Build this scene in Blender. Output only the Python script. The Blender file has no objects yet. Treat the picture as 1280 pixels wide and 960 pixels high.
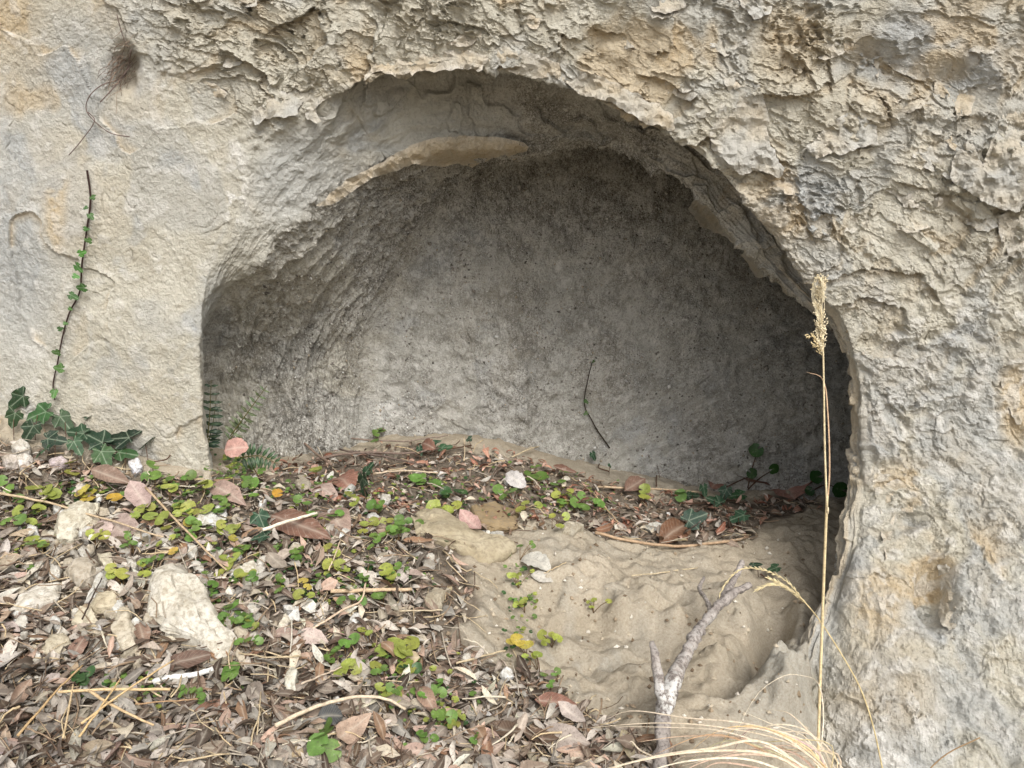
import bpy, bmesh, math, random
import numpy as np
from concurrent.futures import ThreadPoolExecutor
from mathutils import Vector, Matrix
from mathutils.geometry import delaunay_2d_cdt

random.seed(7)
RNG = np.random.default_rng(11)
SC = bpy.context.scene
COL = SC.collection

# ------------------------------------------------------------------ camera, sky, sun, exposure
CAM = np.array([0.0, -1.35, 0.65]); PITCH = math.radians(12.0)
FPX = 640 / math.tan(math.radians(34.5))
cam_d = bpy.data.cameras.new('camera'); cam = bpy.data.objects.new('camera', cam_d); COL.objects.link(cam)
cam.location = CAM; cam.rotation_euler = (math.pi/2 - PITCH, 0, 0)
cam_d.sensor_width = 36; cam_d.angle = math.radians(69.0); cam_d.clip_start = 0.02; cam_d.clip_end = 500
SC.camera = cam
SUN_EL, SUN_AZ = math.radians(47), math.radians(160)
w = bpy.data.worlds.new('World'); SC.world = w; w.use_nodes = True
nt = w.node_tree; bg = nt.nodes['Background']
sky = nt.nodes.new('ShaderNodeTexSky'); sky.sky_type = 'NISHITA'; sky.sun_disc = False
sky.sun_elevation = SUN_EL; sky.sun_rotation = SUN_AZ; sky.air_density = 1.0; sky.dust_density = 4.0
hs = nt.nodes.new('ShaderNodeHueSaturation'); hs.inputs['Saturation'].default_value = 0.3   # an overcast, nearly colourless sky
nt.links.new(sky.outputs[0], hs.inputs['Color']); nt.links.new(hs.outputs[0], bg.inputs['Color'])
bg.inputs['Strength'].default_value = 0.115
sun_d = bpy.data.lights.new('sun', 'SUN'); sun_d.energy = 1.25; sun_d.angle = math.radians(26); sun_d.color = (1.0, 0.965, 0.915)
sun = bpy.data.objects.new('sun', sun_d); COL.objects.link(sun)
_sd = Vector((math.sin(SUN_AZ)*math.cos(SUN_EL), math.cos(SUN_AZ)*math.cos(SUN_EL), math.sin(SUN_EL)))
sun.rotation_euler = (-_sd).to_track_quat('-Z', 'Y').to_euler(); sun.location = _sd*8
SC.view_settings.view_transform = 'Standard'; SC.view_settings.look = 'None'
SC.view_settings.exposure = 0.84; SC.view_settings.gamma = 1.0

# ------------------------------------------------------------------ measuring: pixels of the photograph (1280x960) to places
def ray(px, py):
    a = (np.asarray(px, float) - 640)/FPX; b = (480 - np.asarray(py, float))/FPX
    c, s = math.cos(PITCH), math.sin(PITCH)
    return np.stack([a, b*s + c, b*c - s], -1)
def unproj(px, py, y):
    d = ray(px, py); t = (np.asarray(y, float) - CAM[1])/d[..., 1]
    return CAM + d*t[..., None]
def proj(P):
    q = np.asarray(P, float) - CAM; c, s = math.cos(PITCH), math.sin(PITCH)
    dep = q[..., 1]*c - q[..., 2]*s; up = q[..., 1]*s + q[..., 2]*c
    dep = np.where(dep < 0.02, 0.02, dep)
    return 640 + FPX*q[..., 0]/dep, 480 - FPX*up/dep, dep

# ------------------------------------------------------------------ noise
_perm = RNG.permutation(256).astype(np.int32); _perm = np.concatenate([_perm, _perm])
_g = RNG.normal(size=(256, 3)); _g = (_g/np.linalg.norm(_g, axis=1)[:, None]).astype(np.float32)
def _perlin(p):
    f0 = np.floor(p); i = f0.astype(np.int32) & 255; f = (p - f0).astype(np.float32)
    u = f*f*f*(f*(f*6 - 15) + 10)
    x0, y0, z0 = i[:, 0], i[:, 1], i[:, 2]; x1, y1, z1 = (x0+1) & 255, (y0+1) & 255, (z0+1) & 255
    def c(xi, yi, zi, dx, dy, dz):
        g = _g[_perm[_perm[_perm[xi] + yi] + zi]]
        return g[:, 0]*(f[:, 0]-dx) + g[:, 1]*(f[:, 1]-dy) + g[:, 2]*(f[:, 2]-dz)
    a = c(x0, y0, z0, 0, 0, 0); b = c(x1, y0, z0, 1, 0, 0); a += (b-a)*u[:, 0]
    b = c(x0, y1, z0, 0, 1, 0); d = c(x1, y1, z0, 1, 1, 0); b += (d-b)*u[:, 0]
    a += (b-a)*u[:, 1]
    b = c(x0, y0, z1, 0, 0, 1); d = c(x1, y0, z1, 1, 0, 1); b += (d-b)*u[:, 0]
    e = c(x0, y1, z1, 0, 1, 1); d = c(x1, y1, z1, 1, 1, 1); e += (d-e)*u[:, 0]
    b += (e-b)*u[:, 1]
    return (a + (b-a)*u[:, 2])*1.5
_pool = ThreadPoolExecutor(4)
def perlin(p):
    shp = p.shape[:-1]; p = np.ascontiguousarray(p.reshape(-1, 3), dtype=np.float32)
    if len(p) < 40000: return _perlin(p).reshape(shp)
    ch = np.array_split(p, max(4, len(p)//60000))
    return np.concatenate(list(_pool.map(_perlin, ch))).reshape(shp)
def noise(P, freq, off=0.0, octaves=1, gain=0.5, lac=2.03):
    P = np.asarray(P, np.float32); fr = np.asarray(freq, np.float32); out = 0; a = 1.0
    for o in range(octaves):
        out = out + a*perlin(P*fr + np.float32(off + 17.3*o)); fr = fr*lac; a *= gain
    return out
def sstep(a, b, x):
    t = np.clip((x - a)/(b - a), 0, 1); return t*t*(3 - 2*t)
def lerp(a, b, t): return a + (b - a)*t

# ------------------------------------------------------------------ object helpers
def link(o, parent=None):
    COL.objects.link(o)
    if parent is not None: o.parent = parent
    return o
def mesh_np(name, V, F, smooth=True, attrs=None):
    """V (n,3), F (m,3|4) arrays, or a list of faces."""
    me = bpy.data.meshes.new(name); V = np.asarray(V, np.float32)
    if isinstance(F, list):
        me.from_pydata(V.tolist(), [], F)
    else:
        F = np.asarray(F, np.int32); k = F.shape[1]
        me.vertices.add(len(V)); me.vertices.foreach_set('co', V.ravel())
        me.loops.add(F.size); me.loops.foreach_set('vertex_index', F.ravel())
        me.polygons.add(len(F)); me.polygons.foreach_set('loop_start', np.arange(0, F.size, k, dtype=np.int32))
        me.update(calc_edges=True)
    if smooth: me.polygons.foreach_set('use_smooth', np.ones(len(me.polygons), bool))
    for n, a in (attrs or {}).items():
        a = np.asarray(a, np.float32)
        if a.ndim == 1:
            at = me.attributes.new(n, 'FLOAT', 'POINT'); at.data.foreach_set('value', a)
        else:
            at = me.attributes.new(n, 'FLOAT_COLOR', 'POINT')
            if a.shape[1] == 3: a = np.concatenate([a, np.ones((len(a), 1), np.float32)], 1)
            at.data.foreach_set('color', a.ravel())
    return me
def obj(name, me, mat=None, parent=None):
    o = bpy.data.objects.new(name, me)
    if mat and not me.materials: me.materials.append(mat)
    return link(o, parent)
def tag(o, label=None, cat=None, group=None, kind=None):
    if label: o['label'] = label
    if cat: o['category'] = cat
    if group: o['group'] = group
    if kind: o['kind'] = kind
    return o
def thing(name, base, label, cat, group=None):
    o = bpy.data.objects.new(name, None); o.empty_display_size = 0.02; o.location = Vector([float(c) for c in base]); link(o)
    return tag(o, label, cat, group)
class MB:
    """collects vertices and faces (and a float and a colour per vertex) for ONE mesh"""
    def __init__(s): s.V = []; s.F = []; s.C = []; s.A = []; s.n = 0
    def add(s, V, F, col=(1, 1, 1), a=0.0):
        V = np.asarray(V, float); s.V.append(V); s.F += [tuple(int(i) + s.n for i in f) for f in F]
        c = np.asarray(col, float); s.C.append(np.broadcast_to(c, (len(V), 3)) if c.ndim == 1 else c)
        s.A.append(np.broadcast_to(np.asarray(a, float), (len(V),))); s.n += len(V)
    def build(s, name, mat, parent=None, base=(0, 0, 0), smooth=True):
        V = np.concatenate(s.V) - np.asarray(base, float)
        return obj(name, mesh_np(name, V, s.F, smooth, {'Col': np.concatenate(s.C), 'vein': np.concatenate(s.A)}), mat, parent)
def spline(pts, n):
    """Catmull-Rom through pts (k,d) at n even steps"""
    P = np.asarray(pts, float)
    if len(P) == 2: return P[0] + (P[1]-P[0])*np.linspace(0, 1, n)[:, None]
    P = np.concatenate([[2*P[0]-P[1]], P, [2*P[-1]-P[-2]]])
    t = np.linspace(0, len(P)-3 - 1e-9, n); i = t.astype(int); f = (t - i)[:, None]
    p0, p1, p2, p3 = P[i], P[i+1], P[i+2], P[i+3]
    return 0.5*(2*p1 + (p2-p0)*f + (2*p0-5*p1+4*p2-p3)*f*f + (3*p1-p0-3*p2+p3)*f**3)
def tube(path, rad, sides=6, flat=1.0, rough=0.0, caps=True, side_dir=None):
    P = np.asarray(path, float); n = len(P); R = np.broadcast_to(np.asarray(rad, float), (n,))
    T = np.gradient(P, axis=0); T /= np.linalg.norm(T, axis=1)[:, None] + 1e-12
    ref = np.array(side_dir if side_dir is not None else ([0, 0, 1.0] if abs(T[0, 2]) < 0.9 else [1.0, 0, 0]))
    V = []; F = []
    for k in range(n):
        a = ref - T[k]*np.dot(ref, T[k]); a /= np.linalg.norm(a) + 1e-12; b = np.cross(T[k], a); ref = a
        for j in range(sides):
            th = 2*math.pi*j/sides
            r = R[k]*(1 + rough*(random.random()-0.5))
            V.append(P[k] + a*math.cos(th)*r*flat + b*math.sin(th)*r)
    for k in range(n-1):
        for j in range(sides):
            j2 = (j+1) % sides
            F.append((k*sides+j, k*sides+j2, (k+1)*sides+j2, (k+1)*sides+j))
    if caps:
        F.append(tuple(range(sides))[::-1]); F.append(tuple((n-1)*sides + j for j in range(sides)))
    return np.array(V), F

# ------------------------------------------------------------------ materials
def mat_new(name, rough=0.9, spec=0.25):
    m = bpy.data.materials.new(name); m.use_nodes = True; b = m.node_tree.nodes['Principled BSDF']
    b.inputs['Roughness'].default_value = rough; b.inputs['Specular IOR Level'].default_value = spec
    return m, m.node_tree, b
def N(t, kind, **kw):
    n = t.nodes.new(kind)
    for k, v in kw.items():
        if k in n.inputs: n.inputs[k].default_value = v
        else: setattr(n, k, v)
    return n
def attr(t, name): return N(t, 'ShaderNodeAttribute', attribute_name=name)
def mixc(t, fac, a, b, mode='MIX'):
    n = t.nodes.new('ShaderNodeMix'); n.data_type = 'RGBA'; n.blend_type = mode
    for s, v in ((0, fac), (6, a), (7, b)):
        if hasattr(v, 'is_linked'): t.links.new(v, n.inputs[s])
        elif s == 0: n.inputs[0].default_value = v
        else: n.inputs[s].default_value = (*v, 1) if len(v) == 3 else v
    return n.outputs[2]
def tex(t, scale, detail=6, rough=0.6, kind='noise', vec=None):
    if vec is None:
        vec = getattr(t, '_vec', None) or N(t, 'ShaderNodeTexCoord').outputs['Object']
    if kind == 'noise':
        n = N(t, 'ShaderNodeTexNoise', Scale=scale, Detail=detail, Roughness=rough); o = n.outputs[0]
    else:
        n = N(t, 'ShaderNodeTexVoronoi', Scale=scale); o = n.outputs[0]
    t.links.new(vec, n.inputs['Vector']); return o
def ramp(t, src, lo, hi, a=0.0, b=1.0):
    n = N(t, 'ShaderNodeMapRange'); n.inputs[1].default_value = lo; n.inputs[2].default_value = hi
    n.inputs[3].default_value = a; n.inputs[4].default_value = b; t.links.new(src, n.inputs[0]); return n.outputs[0]
def math_n(t, op, a, b):
    n = N(t, 'ShaderNodeMath', operation=op)
    for i, v in enumerate((a, b)):
        if hasattr(v, 'is_linked'): t.links.new(v, n.inputs[i])
        else: n.inputs[i].default_value = v
    return n.outputs[0]
def bump(t, b, src, strength, dist, prev=None):
    n = N(t, 'ShaderNodeBump', Strength=strength, Distance=dist); t.links.new(src, n.inputs['Height'])
    if prev is not None: t.links.new(prev, n.inputs['Normal'])
    t.links.new(n.outputs[0], b.inputs['Normal']); return n.outputs[0]

def make_rock():
    m, t, b = mat_new('weathered_rock', 0.95, 0.15)
    a = attr(t, 'tone'); sp = N(t, 'ShaderNodeSeparateColor'); t.links.new(a.outputs['Color'], sp.inputs[0])
    och, gry, wht, drk = sp.outputs[0], sp.outputs[1], sp.outputs[2], a.outputs['Alpha']
    n1 = tex(t, 14, 8, 0.65); n2 = tex(t, 60, 8, 0.7); n3 = tex(t, 210, 5, 0.7); n4 = tex(t, 95, 4, 0.75)
    c = mixc(t, ramp(t, n1, .35, .68), (.52, .488, .40), (.67, .642, .55))
    c = mixc(t, ramp(t, n2, .47, .66, 0, .5), c, (.44, .39, .30))
    gcol = mixc(t, ramp(t, n2, .35, .65), (.38, .385, .37), (.54, .545, .525))
    c = mixc(t, gry, c, gcol)
    ocol = mixc(t, ramp(t, n2, .3, .7), (.50, .385, .235), (.65, .555, .405))
    c = mixc(t, och, c, ocol)
    # dark film on the walls of the hollow: brown-black growth with pale grains showing through; also carries shade painted under rim and roof
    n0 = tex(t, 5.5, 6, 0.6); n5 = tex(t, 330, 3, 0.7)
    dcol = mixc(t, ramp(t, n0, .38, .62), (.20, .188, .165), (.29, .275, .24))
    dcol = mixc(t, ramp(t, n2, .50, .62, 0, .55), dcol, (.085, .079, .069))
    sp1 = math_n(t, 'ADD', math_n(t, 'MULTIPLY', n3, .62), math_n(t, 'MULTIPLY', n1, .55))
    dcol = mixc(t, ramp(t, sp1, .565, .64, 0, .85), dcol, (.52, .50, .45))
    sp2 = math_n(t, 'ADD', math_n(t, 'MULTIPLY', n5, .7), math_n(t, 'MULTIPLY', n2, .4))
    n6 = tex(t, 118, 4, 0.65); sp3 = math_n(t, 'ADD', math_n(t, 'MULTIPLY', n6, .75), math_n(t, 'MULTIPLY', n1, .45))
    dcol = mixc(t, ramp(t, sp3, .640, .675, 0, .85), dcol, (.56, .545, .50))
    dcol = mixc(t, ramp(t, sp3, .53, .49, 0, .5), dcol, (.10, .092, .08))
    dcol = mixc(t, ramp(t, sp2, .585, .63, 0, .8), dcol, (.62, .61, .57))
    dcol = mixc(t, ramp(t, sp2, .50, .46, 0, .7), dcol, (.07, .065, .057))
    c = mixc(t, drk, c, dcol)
    c = mixc(t, wht, c, (.76, .74, .69))
    c = mixc(t, ramp(t, n3, .38, .50, .28, 0), c, (.30, .27, .22))
    c = mixc(t, ramp(t, n4, .62, .74, 0, .5), c, (.68, .65, .57))
    t.links.new(c, b.inputs['Base Color'])
    p = bump(t, b, n2, 0.7, 0.006); p = bump(t, b, n4, .85, .005, p); bump(t, b, n3, 1.0, 0.005, p)
    return m
def make_soil():
    m, t, b = mat_new('sandy_soil', 0.95, 0.1)
    a = attr(t, 'tone'); sp = N(t, 'ShaderNodeSeparateColor'); t.links.new(a.outputs['Color'], sp.inputs[0])
    n1 = tex(t, 9, 8, 0.6); n2 = tex(t, 55, 8, 0.7); n3 = tex(t, 260, 4, 0.7)
    c = mixc(t, ramp(t, n1, .35, .65), (.335, .29, .218), (.44, .382, .295))
    c = mixc(t, ramp(t, n2, .5, .72, 0, .55), c, (.52, .46, .355))
    c = mixc(t, sp.outputs[1], c, (.36, .34, .29))                       # grey rock dust towards the cliff
    c = mixc(t, sp.outputs[0], c, mixc(t, ramp(t, n2, .4, .65), (.085, .07, .056), (.24, .20, .16)))   # humus under the litter
    c = mixc(t, ramp(t, n3, .36, .55, .4, 0), c, (.20, .155, .10))
    c = mixc(t, ramp(t, n3, .64, .70, 0, .6), c, (.62, .56, .45))
    t.links.new(c, b.inputs['Base Color'])
    p = bump(t, b, n2, 0.6, 0.007); bump(t, b, n3, 0.6, 0.0025, p)
    return m
def make_leafmat(name, from_object, rough=0.6, spec=0.3, vein=(.75, .68, .55), vfac=0.5, trans=0.12, sidev=False):
    m, t, b = mat_new(name, rough, spec)
    if from_object:
        col = N(t, 'ShaderNodeObjectInfo').outputs['Color']
    else:
        col = attr(t, 'Col').outputs['Color']
    ve = attr(t, 'vein').outputs['Fac']
    geo = N(t, 'ShaderNodeNewGeometry').outputs['Position']
    n1 = tex(t, 90, 6, 0.65, vec=geo); n2 = tex(t, 420, 3, 0.6, vec=geo)
    c = mixc(t, ramp(t, n1, .3, .72), mixc(t, 1.0, col, (.62, .60, .58), 'MULTIPLY'), mixc(t, 1.0, col, (1.25, 1.22, 1.18), 'MULTIPLY'))
    c = mixc(t, ramp(t, n2, .56, .66, 0, .55), c, (.10, .08, .06)); c = mixc(t, ramp(t, n1, .60, .72, 0, .5), c, (.40, .36, .31))
    v = math_n(t, 'POWER', ve, 7.0); v = math_n(t, 'MULTIPLY', v, vfac)
    if sidev:
        al = attr(t, 'along').outputs['Fac']; q = math_n(t, 'FRACT', math_n(t, 'ADD', math_n(t, 'MULTIPLY', al, 11.0), math_n(t, 'MULTIPLY', ve, 2.2)), 0.0)
        q = math_n(t, 'MULTIPLY', ramp(t, q, .82, .95), .45); v = math_n(t, 'MAXIMUM', v, math_n(t, 'MULTIPLY', q, vfac))
    c = mixc(t, v, c, mixc(t, .55, col, vein))
    t.links.new(c, b.inputs['Base Color'])
    bump(t, b, n1, 0.35, 0.002)
    tr = N(t, 'ShaderNodeBsdfTranslucent'); t.links.new(c, tr.inputs['Color'])
    mx = N(t, 'ShaderNodeMixShader'); mx.inputs[0].default_value = trans
    t.links.new(b.outputs[0], mx.inputs[1]); t.links.new(tr.outputs[0], mx.inputs[2])
    t.links.new(mx.outputs[0], t.nodes['Material Output'].inputs['Surface'])
    return m
def make_stemmat(name, rough=0.8):
    m, t, b = mat_new(name, rough, 0.2)
    col = attr(t, 'Col').outputs['Color']; geo = N(t, 'ShaderNodeNewGeometry').outputs['Position']
    n1 = tex(t, 160, 5, 0.7, vec=geo)
    c = mixc(t, ramp(t, n1, .3, .7), mixc(t, 1.0, col, (.6, .58, .55), 'MULTIPLY'), mixc(t, 1.0, col, (1.2, 1.2, 1.2), 'MULTIPLY'))
    t.links.new(c, b.inputs['Base Color']); bump(t, b, n1, 0.5, 0.001)
    return m
def make_bark():
    m, t, b = mat_new('dead_bark', 0.9, 0.15)
    ve = attr(t, 'vein').outputs['Fac']                       # 1 where white lichen sits
    n1 = tex(t, 45, 6, 0.7); n2 = tex(t, 150, 5, 0.7); n3 = tex(t, 75, 5, 0.75)
    c = mixc(t, ramp(t, n1, .35, .65), (.22, .19, .17), (.41, .37, .335))
    c = mixc(t, ramp(t, n2, .40, .50, .6, 0), c, (.08, .066, .06))
    lm = math_n(t, 'MULTIPLY', ve, ramp(t, n3, .46, .56))
    c = mixc(t, lm, c, (.70, .70, .67))
    t.links.new(c, b.inputs['Base Color']); p = bump(t, b, n2, 0.7, 0.002); bump(t, b, n1, 0.5, 0.003, p)
    return m
def make_stone():
    m, t, b = mat_new('pale_stone', 0.92, 0.2)
    col = N(t, 'ShaderNodeObjectInfo').outputs['Color']
    n1 = tex(t, 30, 8, 0.65); n2 = tex(t, 120, 7, 0.7); n3 = tex(t, 380, 3, 0.7)
    c = mixc(t, ramp(t, n1, .35, .65), mixc(t, 1.0, col, (.74, .715, .66), 'MULTIPLY'), mixc(t, 1.0, col, (1.03, 1.04, 1.06), 'MULTIPLY'))
    c = mixc(t, ramp(t, n2, .40, .52, .5, 0), c, (.26, .215, .155))
    c = mixc(t, ramp(t, n3, .60, .70, 0, .3), c, (.16, .14, .11))
    t.links.new(c, b.inputs['Base Color']); p = bump(t, b, n1, 0.5, 0.006); p = bump(t, b, n2, 0.6, 0.003, p)
    return m
ROCK, SOIL, BARK, STONE = make_rock(), make_soil(), make_bark(), make_stone()
DRY_ONE = make_leafmat('dry_leaf_single', True, 0.7, 0.25, sidev=True)
DRY_MANY = make_leafmat('dry_leaf_litter', False, 0.65, 0.3)
GREEN_ONE = make_leafmat('green_leaf_single', True, 0.45, 0.4, (.55, .62, .35), 0.4, 0.2)
GREEN_MANY = make_leafmat('green_leaf_cover', False, 0.45, 0.4, (.55, .62, .35), 0.4, 0.2)
IVY = make_leafmat('ivy_leaf', True, 0.55, 0.3, (.50, .58, .42), 0.75, 0.12)
STEM = make_stemmat('plant_stem')

# ------------------------------------------------------------------ THE CLIFF with its hollow
def wallY(x, z):
    y = -0.06*np.maximum(z-0.80, 0) - 0.16*np.maximum(x-0.45, 0)
    y = y - 0.95*(.06*np.logaddexp(0, (0.24-z)/.06))*sstep(0.30, 0.52, x)
    y = y + 0.06*np.maximum(-x-0.75, 0)
    return y
def on_wall(px, py, dy=0.0):
    y = np.zeros(np.shape(px))
    for _ in range(12):
        P = unproj(px, py, y + dy); y = 0.5*y + 0.5*wallY(P[..., 0], P[..., 2])
    return unproj(px, py, y + dy)
# one row per station along the arch: rim O, inner edge M (+depth behind the wall face), back corner B (+depth), frame edge F, far edge
CTRL = [  # O            M             yM    B            yB    F              Far
    ((268, 700), (282, 705), .22, (480, 650), .42, (-60, 720), (-700, 780)),
    ((264, 600), (270, 602), .22, (474, 578), .44, (-60, 590), (-700, 600)),
    ((253, 520), (258, 520), .22, (474, 520), .45, (-60, 470), (-700, 430)),
    ((249, 440), (253, 445), .20, (474, 455), .46, (-60, 370), (-700, 300)),
    ((258, 372), (266, 385), .11, (492, 385), .47, (-60, 265), (-700, 160)),
    ((286, 296), (318, 335), .04, (518, 325), .48, (-60, 150), (-700, 0)),
    ((322, 190), (376, 274), .05, (542, 280), .48, (-60, 10), (-700, -250)),
    ((384, 140), (442, 224), .10, (570, 246), .48, (60, -60), (-560, -650)),
    ((470, 97), (540, 190), .15, (604, 214), .52, (260, -60), (-150, -700)),
    ((600, 86), (652, 186), .22, (672, 184), .58, (480, -60), (240, -700)),
    ((690, 106), (735, 180), .22, (752, 168), .60, (700, -60), (680, -700)),
    ((775, 142), (800, 202), .19, (845, 180), .60, (900, -60), (1050, -700)),
    ((880, 200), (850, 230), .15, (920, 215), .60, (1130, -60), (1500, -650)),
    ((950, 283), (916, 300), .12, (985, 290), .60, (1340, 20), (1980, -250)),
    ((1008, 352), (988, 366), .10, (1055, 372), .60, (1340, 190), (1980, 50)),
    ((1052, 402), (1046, 411), .06, (1095, 435), .58, (1340, 330), (1980, 260)),
    ((1074, 470), (1070, 475), .06, (1116, 500), .56, (1340, 450), (1980, 430)),
    ((1080, 560), (1075, 560), .06, (1114, 580), .53, (1340, 580), (1980, 600)),
    ((1075, 632), (1066, 636), .06, (1100, 650), .46, (1340, 700), (1980, 760)),
    ((1054, 715), (1042, 722), .06, (1080, 720), .40, (1340, 820), (1980, 920)),
    ((1014, 815), (1000, 820), .05, (1045, 790), .32, (1340, 960), (1980, 1100)),
    ((975, 905), (962, 908), .05, (1020, 860), .25, (1340, 1080), (1900, 1300)),
    ((945, 1000), (935, 1000), .05, (1000, 930), .20, (1250, 1150), (1700, 1500)),
]
def build_cliff():
    NC = 1310
    g = lambda i: np.array([c[i] for c in CTRL], float)
    O = on_wall(g(0)[:, 0], g(0)[:, 1]); M = on_wall(g(1)[:, 0], g(1)[:, 1], g(2)); B = unproj(g(3)[:, 0], g(3)[:, 1], g(4))
    F = on_wall(g(5)[:, 0], g(5)[:, 1]); R = on_wall(g(6)[:, 0], g(6)[:, 1])
    pole = unproj(np.array(700.), np.array(650.), np.array(.52))
    # K: the roof just behind the rim rises above it, so that the rim hangs free (stations 7 to 15)
    st = np.arange(len(CTRL)); kw = np.clip(np.minimum(st-7.0, 15.2-st)/1.6, 0, 1)
    vo = g(0) - np.array([700., 520.]); vo /= np.linalg.norm(vo, axis=1)[:, None]; kp = g(0) + vo*(17. + 14.*np.clip(1.6-np.abs(st-9.5)/2.2, 0, 1))[:, None]*kw[:, None]
    K = np.stack([unproj(a[0], a[1], o[1] + .02 + .10*w_) for a, o, w_ in zip(kp, O, kw)]); K = np.where(kw[:, None] > 0, K, O + (M-O)*.3)
    allc = spline(np.concatenate([O, M, B, F, R, K], 1), 6000)
    mid = 0.5*(allc[:, 0:3] + allc[:, 9:12]); dl = np.r_[0, np.cumsum(np.linalg.norm(np.diff(mid, axis=0), axis=1))]
    s = np.interp(np.linspace(0, dl[-1], NC), dl, np.arange(6000)); i = np.minimum(s.astype(int), 5998); f = (s-i)[:, None]
    allc = allc[i]*(1-f) + allc[i+1]*f
    uc = (s/5999*(len(CTRL)-1)).astype(np.float32)                       # station number of every column
    O, M, B, F, R, K = (allc[:, k:k+3] for k in (0, 3, 6, 9, 12, 15))
    PB = np.broadcast_to(pole, O.shape)
    rows = []; rn = []                                                    # rn: 0 pole, 1 back corner, 2 inner edge, 3 rim, 4 frame, 5 far
    for r0, r1, a, b_, n, pw in ((0, 1, PB, B, 150, 1), (1, 2, B, M, 145, 1), (2, 2.65, M, K, 62, 1), (2.65, 3, K, O, 38, 1), (3, 4, O, F, 318, 1), (4, 5, F, R, 70, 1.4)):
        for t in (np.arange(n)/n)**pw:
            rows.append(a + (b_-a)*t); rn.append(r0 + (r1-r0)*t)
    rows.append(R); rn.append(5.0)
    P = np.array(rows, np.float32); rn = np.array(rn, np.float32)[:, None]; U = np.broadcast_to(uc[None, :], P.shape[:2])
    RN = np.broadcast_to(rn, U.shape)
    # face of the wall outside the rim
    out = RN > 3
    yw = wallY(P[..., 0], P[..., 2]); P[..., 1] = np.where(out, yw, P[..., 1])
    def gsm(A, sig):
        r = int(3*sig); k = np.exp(-0.5*(np.arange(-r, r+1)/sig)**2); k /= k.sum()
        Ap = np.concatenate([np.repeat(A[:1], r, 0), A, np.repeat(A[-1:], r, 0)]); o = np.zeros_like(A)
        for j, kk in enumerate(k): o += np.float32(kk)*Ap[j:j+len(A)]
        return o
    S1 = gsm(P, 3.0); S2 = gsm(P, 26.0)
    wB = .55*np.exp(-((RN-1)/0.16)**2)*np.where(U < 9, 1, np.clip(10.5-U, 0.15, 1))
    wO = np.exp(-((RN-3)/0.5)**2)*np.clip(np.maximum(1.5-np.abs(U-5.6)/1.4, (U-17)/1.2), 0, 1)
    wh = np.clip(np.maximum(wB, wO), 0, 1)[..., None]
    inframe = (RN < 4.02)[..., None]
    P = np.where(inframe, S1*(1-wh) + S2*wh, P)
    def normals(Q):
        n = np.cross(np.gradient(Q, axis=1), np.gradient(Q, axis=0)); n /= np.linalg.norm(n, axis=2)[..., None] + 1e-9
        return n
    Nn = normals(P)
    if Nn[500, 700, 1] > 0: Nn = -Nn
    px, py, _ = proj(P)
    px = px.astype(np.float32); py = py.astype(np.float32)
    # zone weights, fixed to the stone (measured on the photograph)
    def blob(cx, cy, rx, ry, soft=0.5):
        d = np.sqrt(((px-cx)/rx)**2 + ((py-cy)/ry)**2); return sstep(1+soft, 1-soft, d)
    back = sstep(1.10, 0.95, RN); inner = sstep(2.12, 1.95, RN); outer = sstep(2.9, 3.05, RN)
    leftz = sstep(430, 230, px + 0.45*(py-300)*0 + 0.9*np.maximum(170-py, 0))*outer          # the smooth pale left wall
    flaky = outer*(1-leftz)*(0.35 + 0.65*sstep(420, 250, py - 0.18*(px-900)))
    rgt = outer*sstep(980, 1120, px)*sstep(250, 420, py)                  # lumpy right flank
    X = P
    warp = np.stack([noise(X, 7, 3.1, 3), noise(X, 7, 41.7, 3), noise(X, 7, 77.0, 3)], -1).astype(np.float32)
    n_big = noise(X, 2.6, 5.5, 2)
    n_mid = noise(X, 9, 15.5, 3)
    n_hi = noise(X + 0.012*warp, 34, 25.5, 3)
    n_vhi = noise(X, 120, 35.5, 2)
    rid = 1-np.abs(noise(X + 0.03*warp, 22, 66.6, 3))
    D = np.zeros_like(px)
    D += outer*(0.020*n_big + 0.011*n_mid*(1-0.75*leftz)) + (1-outer)*(0.010*n_big + 0.006*n_mid)
    D += (0.0035 + 0.002*rgt)*n_hi*(1-0.7*leftz)*(1-0.2*back)
    D += 0.0013*n_vhi*(1-0.3*leftz)*(1-back)
    D += rgt*0.013*(rid-0.75)
    # peeling shells: each a sheet that grows thicker downward and breaks off in a ragged lower edge
    def shells(k, tilt, wob, off, jag):
        s = X[..., 2]*k + X[..., 0]*tilt + wob*noise(X, np.float32((3.4, 3.4, 4.4)), off, 2) + jag*(n_hi*0.5 + noise(X, 70, off+9, 2)*0.28) + 0.15*n_mid
        fr = s - np.floor(s)                                              # 0 just above the broken edge of one shell, 1 at the next
        idn = np.floor(s).astype(np.int32)
        h = (1-fr)**1.2*sstep(0.0, 0.045, fr)                             # thick at the lower edge
        rnd = np.modf(np.abs(np.sin(idn*12.9898 + off)*43758.5453))[0].astype(np.float32)
        return h, fr, rnd
    h1, f1, r1 = shells(5.0, 2.4, 2.4, 101.3, 0.20)
    h2, f2, r2 = shells(11.0, 5.5, 3.4, 57.9, 0.42)
    h3, f3, r3 = shells(24.0, 11.0, 5.0, 11.1, 0.8)
    pat1 = sstep(-0.15, 0.35, noise(X, 4.5, 201.1, 2)); pat2 = sstep(-0.1, 0.35, noise(X, 7, 301.1, 2)); pat3 = sstep(-.1, .4, noise(X, 10, 311.1, 2))
    D += flaky*(0.014*h1*pat1*(0.5+r1) + 0.008*h2*pat2*(0.4+r2) + 0.0038*h3*pat3)
    # crust sheets of three sizes with lifted, ragged rims
    rimz = lambda e, wd: np.exp(-np.clip(e, 0, None)/wd)*(e > 0)
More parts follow.
